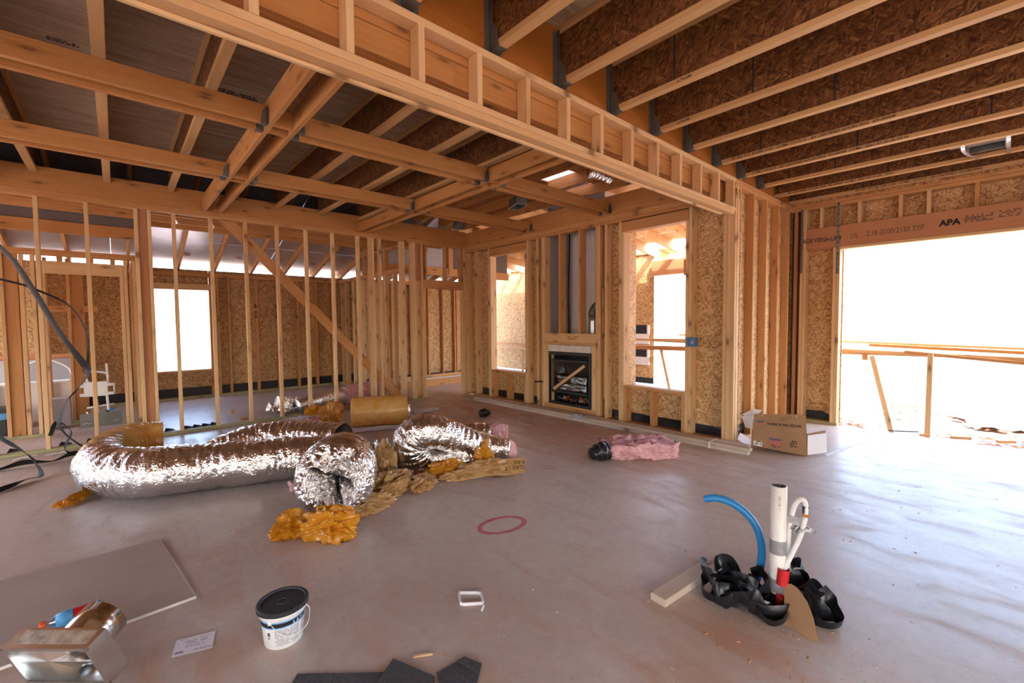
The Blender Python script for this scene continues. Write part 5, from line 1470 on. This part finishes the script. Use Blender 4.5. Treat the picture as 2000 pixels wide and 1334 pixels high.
st3 = ribbon(None, 'black_strip', [(-1.30, 6.30, 0.75), (-0.95, 6.32, 0.50), (-0.82, 6.25, 0.36), (-0.68, 6.15, 0.24), (-0.60, 6.05, 0.12), (-0.58, 5.98, 0.03), (-0.66, 5.93, 0.03), (-0.80, 5.74, 0.02), (-1.05, 5.62, 0.012)], 0.07, 'black_strip', [0.3, 0.6, 0.2, 1.2, 0.3, 0.1, 1.3, 1.4], 80, (0.75, -0.66, 0))
tag(st3, 'black strip drooping in from the left edge and turning on the floor', 'strip')
st4 = ribbon(None, 'black_strip', [(-1.2, 6.55, 0.02), (-0.92, 6.60, 0.02), (-0.75, 6.62, 0.05), (-0.55, 6.62, 0.02), (-0.40, 6.66, 0.06), (-0.25, 6.70, 0.03), (-0.08, 6.5, 0.02)], 0.06, 'black_strip', [1.4, 1.0, 0.3, 1.2, 0.4, 1.0, 1.5], 80)
tag(st4, 'flat twisted black strip along the floor at the left edge', 'strip')
st5 = ribbon(None, 'black_strip', [(-0.55, 6.55, 0.30), (-0.50, 6.62, 0.42), (-0.40, 6.66, 0.30), (-0.46, 6.72, 0.12), (-0.40, 6.80, 0.03), (-0.2, 6.85, 0.02)], 0.035, 'black_strip', [0.4, 0.9, 0.2, 1.1, 1.4], 60, (0.75, -0.66, 0))
tag(st5, 'narrow black strip curling beside the widest hanging strip near the floor', 'strip')
for i, (x, y) in enumerate(((-0.55, 7.02), (-0.78, 7.05))):
    tag(crumple(None, 'film_scrap', (x, y), 0.09, 0.03, 0.03, 0.2, 'white_film', 40 + i, 10, 1.2), ('white film scrap on the floor below the leftmost studs, right one', 'white film scrap on the floor below the leftmost studs, left one')[i], 'film')

# ---- bathroom things
tub = thing('bathtub', (-1.0, 9.4, 0), 'white bathtub standing behind the bathroom studs', 'bathtub')
bx(tub, 'apron', (-2.4, -0.50), (9.20, 9.23), (0.16, 0.60), 'white_enamel', 0.004)
bx(tub, 'rim', (-2.4, -0.48), (9.19, 9.30), (0.57, 0.615), 'white_enamel', 0.01)
bx(tub, 'rim', (-2.4, -0.48), (9.58, 9.68), (0.57, 0.615), 'white_enamel', 0.01)
bx(tub, 'end_wall', (-0.56, -0.48), (9.30, 9.58), (0.2, 0.61), 'white_enamel', 0.01)
bx(tub, 'basin_floor', (-2.4, -0.5), (9.23, 9.65), (0.16, 0.18), 'white_enamel', 0.002)
bx(tub, 'basin_back', (-2.4, -0.5), (9.65, 9.68), (0.16, 0.57), 'white_enamel', 0.002)
tube(tub, 'arched_pipe', spline([(-1.05, 9.6, 0.62), (-1.0, 9.6, 0.85), (-0.78, 9.6, 0.92), (-0.58, 9.6, 0.80), (-0.53, 9.6, 0.66)], 24), 0.016, 'white_plastic', 10)
bin_ = thing('tub_carton', (-1.35, 8.9, 0), 'dark carton with a blue strip standing under the tub side', 'box')
bx(bin_, 'body', (-1.8, -1.12), (8.65, 8.98), (0.0, 0.36), 'black_metal'); bx(bin_, 'blue_strip', (-1.2, -1.10), (8.64, 8.65), (0.22, 0.30), 'sky_blue', 0)
lg = thing('grey_bin', (-0.68, 8.95, 0), 'grey carton leaning between the bathroom studs', 'box')
bx(lg, 'body', (-0.73, -0.52), (8.7, 8.95), (0.04, 0.42), 'grey_panel')
sb = thing('supply_box', (-0.2, 8.33, 0), 'white washer supply box with white pipes fixed between the studs', 'supply box')
bx(sb, 'box_face', (-0.36, -0.12), (8.31, 8.33), (0.46, 0.66), 'white_plastic', 0.004)
for z in (0.62, 0.50):
    bx(sb, 'bracket', (-0.40, -0.04), (8.305, 8.31), (z - 0.03, z + 0.01), 'white_plastic', 0.002)
bx(sb, 'bracket', (-0.06, -0.045), (8.305, 8.31), (0.47, 0.63), 'white_plastic', 0.002)
tube(sb, 'drain_pipe', [(-0.25, 8.36, 0.46), (-0.24, 8.36, 0.3), (-0.22, 8.36, 0.10)], 0.022, 'white_plastic', 14)
tube(sb, 'supply_pipe', spline([(-0.11, 8.36, 0.70), (-0.12, 8.36, 0.76), (-0.2, 8.36, 0.79), (-0.31, 8.36, 0.79), (-0.33, 8.36, 0.72), (-0.31, 8.36, 0.63)], 30), 0.014, 'white_plastic', 12)
tube(sb, 'supply_pipe', [(-0.12, 8.36, 0.9), (-0.11, 8.36, 0.62)], 0.013, 'white_plastic', 12)
tube(sb, 'supply_pipe', [(-0.34, 8.36, 0.25), (-0.3, 8.36, 0.12)], 0.013, 'white_plastic', 12)
tube(sb, 'supply_pipe', [(-0.13, 8.36, 0.46), (-0.12, 8.36, 0.25), (-0.1, 8.36, 0.12)], 0.016, 'white_plastic', 12)
tube(sb, 'crossbar', [(-0.34, 8.37, 0.30), (-0.06, 8.37, 0.33)], 0.011, 'white_plastic', 10)
tube(sb, 'black_joint', [(-0.33, 8.355, 0.77), (-0.33, 8.355, 0.81)], 0.02, 'black_plastic', 12)
tube(sb, 'black_joint', [(-0.13, 8.355, 0.20), (-0.13, 8.355, 0.25)], 0.022, 'black_plastic', 12)
tube(sb, 'blue_joint', [(-0.06, 8.355, 0.255), (-0.11, 8.355, 0.26)], 0.018, 'blue_plastic', 12)
np_ = thing('nail_plate', (-0.2, 8.29, 0), 'grey perforated steel plate across the bottom of the bathroom doorway', 'plate')
bx(np_, 'sheet', (-0.41, 0.02), (8.285, 8.288), (0.045, 0.235), 'galv_dull', 0)
for i, x in enumerate((-0.38, -0.36, -0.34, -0.32, -0.30, -0.02, -0.04, -0.06)):
    tube(np_, 'hole', [(x, 8.286, 0.10 + 0.004 * (i % 3)), (x, 8.2835, 0.10 + 0.004 * (i % 3))], 0.006, 'white_card', 8)

# ---- hall boards and bedroom bits
for lab, y0, y1, z0, z1, m in (('brown board on edge, lower of the two in the doorway', 8.60, 8.64, 0.0, 0.15, 'beam'), ('brown board on edge, rear of the two in the doorway', 8.80, 8.84, 0.0, 0.235, 'lumber'), ('white edged trim strip lying on the boards in the doorway', 8.66, 8.78, 0.15, 0.165, 'white_card')):
    tag(bx(None, 'hall_board', (4.05, 7.2), (y0, y1), (z0, z1), m), lab, 'board')
tag(crumple(None, 'paper_scrap', (5.18, 6.98), 0.06, 0.05, 0.05, 0.2, 'white_card', 50, 10, 1.2), 'white paper scrap by the doorway stud foot', 'paper')
wc = bx(None, 'wood_block', (1.33, 1.37), (8.3, 8.34), (0.0, 0.045), 'lumber'); tag(wc, 'small wood cube alone on the bedroom floor', 'block')
wc = bx(None, 'wood_block', (1.34, 1.43), (7.6, 7.64), (0.0, 0.03), 'lumber'); tag(wc, 'flat wood offcut just behind the left wall bottom plate', 'block')

# ---- ceiling registers and wrapped duct end
def register(label, c, w, d, h, rz, hang=False):
    t = thing('ceiling_register', c, label, 'vent', None, rz)
    m_ = WM[t.name]
    def rb(nm, x, y, z, mat='galv_dull'):
        vs = [(a, b, cc) for a in x for b in y for cc in z]
        return meshobj(nm, vs, [(0, 1, 3, 2), (4, 6, 7, 5), (0, 4, 5, 1), (2, 3, 7, 6), (0, 2, 6, 4), (1, 5, 7, 3)], mat, t, m_)
    rb('side', (-w / 2, -w / 2 + .003), (-d / 2, d / 2), (0, h)); rb('side', (w / 2 - .003, w / 2), (-d / 2, d / 2), (0, h))
    rb('side', (-w / 2, w / 2), (-d / 2, -d / 2 + .003), (0, h)); rb('side', (-w / 2, w / 2), (d / 2 - .003, d / 2), (0, h))
    rb('top', (-w / 2, w / 2), (-d / 2, d / 2), (h, h + .003))
    rb('flange', (-w / 2 - .012, w / 2 + .012), (-d / 2 - .012, -d / 2), (-.002, 0.002), 'galv'); rb('flange', (-w / 2 - .012, w / 2 + .012), (d / 2, d / 2 + .012), (-.002, 0.002), 'galv')
    rb('flange', (-w / 2 - .012, -w / 2), (-d / 2, d / 2), (-.002, 0.002), 'galv'); rb('flange', (w / 2, w / 2 + .012), (-d / 2, d / 2), (-.002, 0.002), 'galv')
    return t
register('metal ceiling register box in the right coffer bay', (4.42, 4.80, 3.10), 0.30, 0.16, 0.12, 1.2)
register('second metal register box in the back corner coffer bay', (4.6, 6.52, 3.10), 0.28, 0.16, 0.12, 1.2)
rgr = register('hanging metal register box between the right ceiling joists', (6.22, 0.185, 3.05), 0.25, 0.24, 0.12, 0.0)
for y, bend in ((0.33, 0.08), (0.045, 0.0)):
    ribbon(rgr, 'hanger_strap', [(5.955, y, 3.035), (6.08, y, 3.02), (6.25, y - bend * .3, 3.015), (6.42, y - bend * .8, 3.025), (6.57, y - bend, 3.035)], 0.028, 'galv', None, 24, (0, 1, 0))
bx(rgr, 'rail', (5.98, 5.985), (0.03, 0.42), (3.03, 3.06), 'galv', 0)
wd = thing('wrapped_duct_end', (4.2, 3.12, 3.1), 'silver wrapped duct end hanging above the right coffer bay', 'duct')
duct(wd, 'foil_wrap', [(4.02, 3.16, 3.10), (4.15, 3.14, 3.09), (4.32, 3.12, 3.08)], [0.07, 0.055, 0.06], seed=99, ridge=0.05, crump=0.2, flat=False, seg=24, step=0.008)
bx(wd, 'white_cap', (4.31, 4.345), (3.085, 3.15), (3.05, 3.115), 'white_plastic', 0.004)

# ---- paint marks on the slab
def ring_mark(pts, w, name):
    n = len(pts)
    vs, fs = [], []
    c = sum((V((x, y, 0)) for x, y in pts), V()) / n
    for i, (x, y) in enumerate(pts):
        p = V((x, y, 0.0015))
        d = (p - c); d.z = 0; d.normalize()
        ww = w * (0.7 + 0.6 * abs(nz((i * 0.35, 2, 0), 1.0)))
        vs += [p - d * ww, p + d * ww]
    for i in range(n):
        j = (i + 1) % n
        fs.append((2 * i, 2 * i + 1, 2 * j + 1, 2 * j))
    return meshobj(name, vs, fs, 'red_spray', fl, I4)
ring_mark([(1.985 + 0.165 * math.cos(a) + 0.03 * math.sin(a), 2.345 + 0.105 * math.sin(a) - 0.04 * math.cos(a)) for a in [2 * math.pi * i / 40 for i in range(40)]], 0.021, 'paint_circle')
for a, b in (((3.03, 2.98), (3.15, 2.90)), ((3.06, 2.90), (3.13, 2.98))):
    plate(fl, 'paint_cross', [(a[0], a[1], 0.001), (a[0] + .01, a[1] + .012, 0.001), (b[0] + .01, b[1] + .012, 0.001), (b[0], b[1], 0.001)], 0.0005, 'red_spray')

# ---- outside: sawhorse posts, long boards, scraps
def out_board(label, a, b, w, t, m='lumber_pale'):
    tag(board(None, 'long_board', a, b, w, t, (1, 0, 0), m), label, 'board', 'long boards laid across supports outside')
def bxy(y, off=0.0): return 7.62 + 0.118 * (y + 1) + off
for lab, y0, y1, off, z, w, t, m in (
    ('upper front outside board whose sawn white end shows near the right jamb', 1.75, 7.0, -0.05, 1.085, 0.09, 0.05, 'lumber_pale'),
    ('long pale outside board running the whole width of the right opening', -3.0, 5.0, 0.0, 1.02, 0.09, 0.04, 'lumber_pale'),
    ('thin outside board on top of the row beyond the jamb', -1.6, 4.4, 0.22, 1.14, 0.09, 0.03, 'lumber_pale'),
    ('brown tinged outside board resting behind the long pale one', -2.6, 1.3, 0.12, 1.06, 0.14, 0.038, 'lumber'),
    ('lowest outside board of the row, dipping to the right', 0.55, 5.6, 0.05, 0.955, 0.09, 0.045, 'lumber_pale'),
    ('outside board seen low through the larger window', 4.0, 9.0, 0.02, 0.86, 0.14, 0.04, 'lumber')):
    out_board(lab, (bxy(y0, off), y0, z - (0.10 if y0 < 0 else 0)), (bxy(y1, off), y1, z - (0.08 if y1 > 5 else 0)), w, t, m)
out_board('sagging outside board sloping down towards the right edge', (7.78, 0.9, 0.99), (7.55, -2.4, 0.74), 0.10, 0.04, 'lumber')
out_board('outside board seen through the smaller window, upper one', (8.7, 7.6, 0.76), (8.75, 11.0, 0.80), 0.09, 0.06, 'lumber')
out_board('outside board seen through the smaller window, lower one', (8.6, 7.6, 0.60), (8.65, 11.0, 0.70), 0.09, 0.03, 'lumber_pale')
def out_post(label, a, b): tag(board(None, 'support_post', a, b, 0.055, 0.038, (0, 1, 0), 'lumber_pale'), label, 'post')
out_post('leaning outside post nearest the right jamb', (7.47, 0.96, -0.12), (7.62, 1.22, 0.93))
out_post('upright outside post holding the long boards', (7.54, 0.64, -0.12), (7.60, 0.64, 0.99))
out_post('leaning outside post seen through the larger window', (8.27, 4.49, -0.02), (8.2, 4.66, 0.84))
out_post('outside post seen low through the smaller window', (8.66, 9.25, -0.02), (8.66, 9.25, 0.63))
out_post('far outside post behind the smaller window post', (8.66, 10.6, -0.02), (8.66, 10.6, 0.66))
tag(board(None, 'wood_offcut', (7.9, 1.34, 0.85), (7.9, 1.34, 0.93), 0.06, 0.05, (0, 1, 0), 'lumber'), 'short wood offcut hung beside the leaning post', 'offcut')
rr = random.Random(5)
for i, (x, y, l, lab) in enumerate(((7.25, 1.42, 0.35, 'brown stick lying at the right jamb foot'), (7.62, 0.35, 0.18, 'brown wood scrap right of the upright post'), (7.5, 0.66, 0.09, 'small brown block at the upright post foot'), (7.75, -0.02, 0.16, 'split brown scrap near the right edge'), (10.5, -0.3, 0.9, 'curved tan branch on the far ground'), (9.8, 1.0, 0.6, 'thin tan stick on the far ground by the post'), (9.2, 2.0, 0.3, 'reddish clod beyond the right jamb'))):
    a = rr.uniform(-0.6, 0.6)
    tag(board(None, 'wood_scrap', (x - l / 2 * math.sin(a), y + l / 2 * math.cos(a), -0.03), (x + l / 2 * math.sin(a), y - l / 2 * math.cos(a), -0.02), 0.05, 0.03, (1, 0, 0), 'lumber'), lab, 'scrap')
tag(board(None, 'black_strip', (7.42, 1.0, -0.02), (7.52, 0.72, 0.0), 0.03, 0.01, (1, 0, 0), 'black_matte'), 'short black strip at the foot of the leaning post', 'strip')
tag(crumple(None, 'plastic_tarp', (9.3, 0.0), 0.5, 0.45, 0.22, 0.4, 'paper', 60, 22, 1.5, z0=-0.10), 'crumpled white tarp on the ground at the right edge', 'tarp')
tag(board(None, 'edge_trim', (5.50, 1.24, 0.004), (7.25, 0.98, 0.004), 0.03, 0.006, (0, 1, 0), 'white_card'), 'long thin white strip running from the box out through the opening', 'strip')
def debris(name, n, xr, yr, z, mats, seed, smin, smax, label):
    rr = random.Random(seed)
    vs, fs = [], []
    for i in range(n):
        x, y = rr.uniform(*xr), rr.uniform(*yr)
        if nz((x, y, 0), 0.9, seed) < -0.05 and rr.random() < 0.8: continue
        a, l, w = rr.uniform(0, 6.3), rr.uniform(smin, smax), rr.uniform(0.2, 0.6)
        dx, dy = V((math.cos(a) * l, math.sin(a) * l, 0)), V((-math.sin(a) * l * w, math.cos(a) * l * w, 0))
        c = V((x, y, z + 0.001))
        h = V((0, 0, l * rr.uniform(0.15, 0.5)))
        k = len(vs)
        vs += [c - dx - dy, c + dx - dy * 0.6, c + dx * 0.8 + dy, c - dx + dy * 0.7, c + h]
        fs += [(k, k + 1, k + 4), (k + 1, k + 2, k + 4), (k + 2, k + 3, k + 4), (k + 3, k, k + 4)]
    o = meshobj(name, vs, fs, mats, None, I4)
    tag(o, label, 'debris', kind='stuff')
debris('debris', 520, (0.2, 7.0), (-0.2, 3.6), 0.0, 'lvl', 11, 0.003, 0.009, 'brown wood crumbs scattered over the slab')
debris('debris', 260, (0.2, 7.0), (-0.2, 3.6), 0.0, 'gypsum', 12, 0.003, 0.008, 'pale crumbs scattered over the slab')
debris('debris', 160, (1.9, 2.7), (0.5, 1.3), 0.0, 'lvl', 13, 0.004, 0.012, 'brown chips gathered round the pipe stub')
debris('debris', 1500, (7.2, 12.0), (-1.2, 2.4), -0.09, 'lvl', 14, 0.015, 0.065, 'reddish brown scraps strewn over the outside ground')
debris('debris', 200, (4.83, 5.1), (1.9, 6.4), 0.0755, 'gypsum', 15, 0.004, 0.012, 'pale chips lying on top of the board stack')
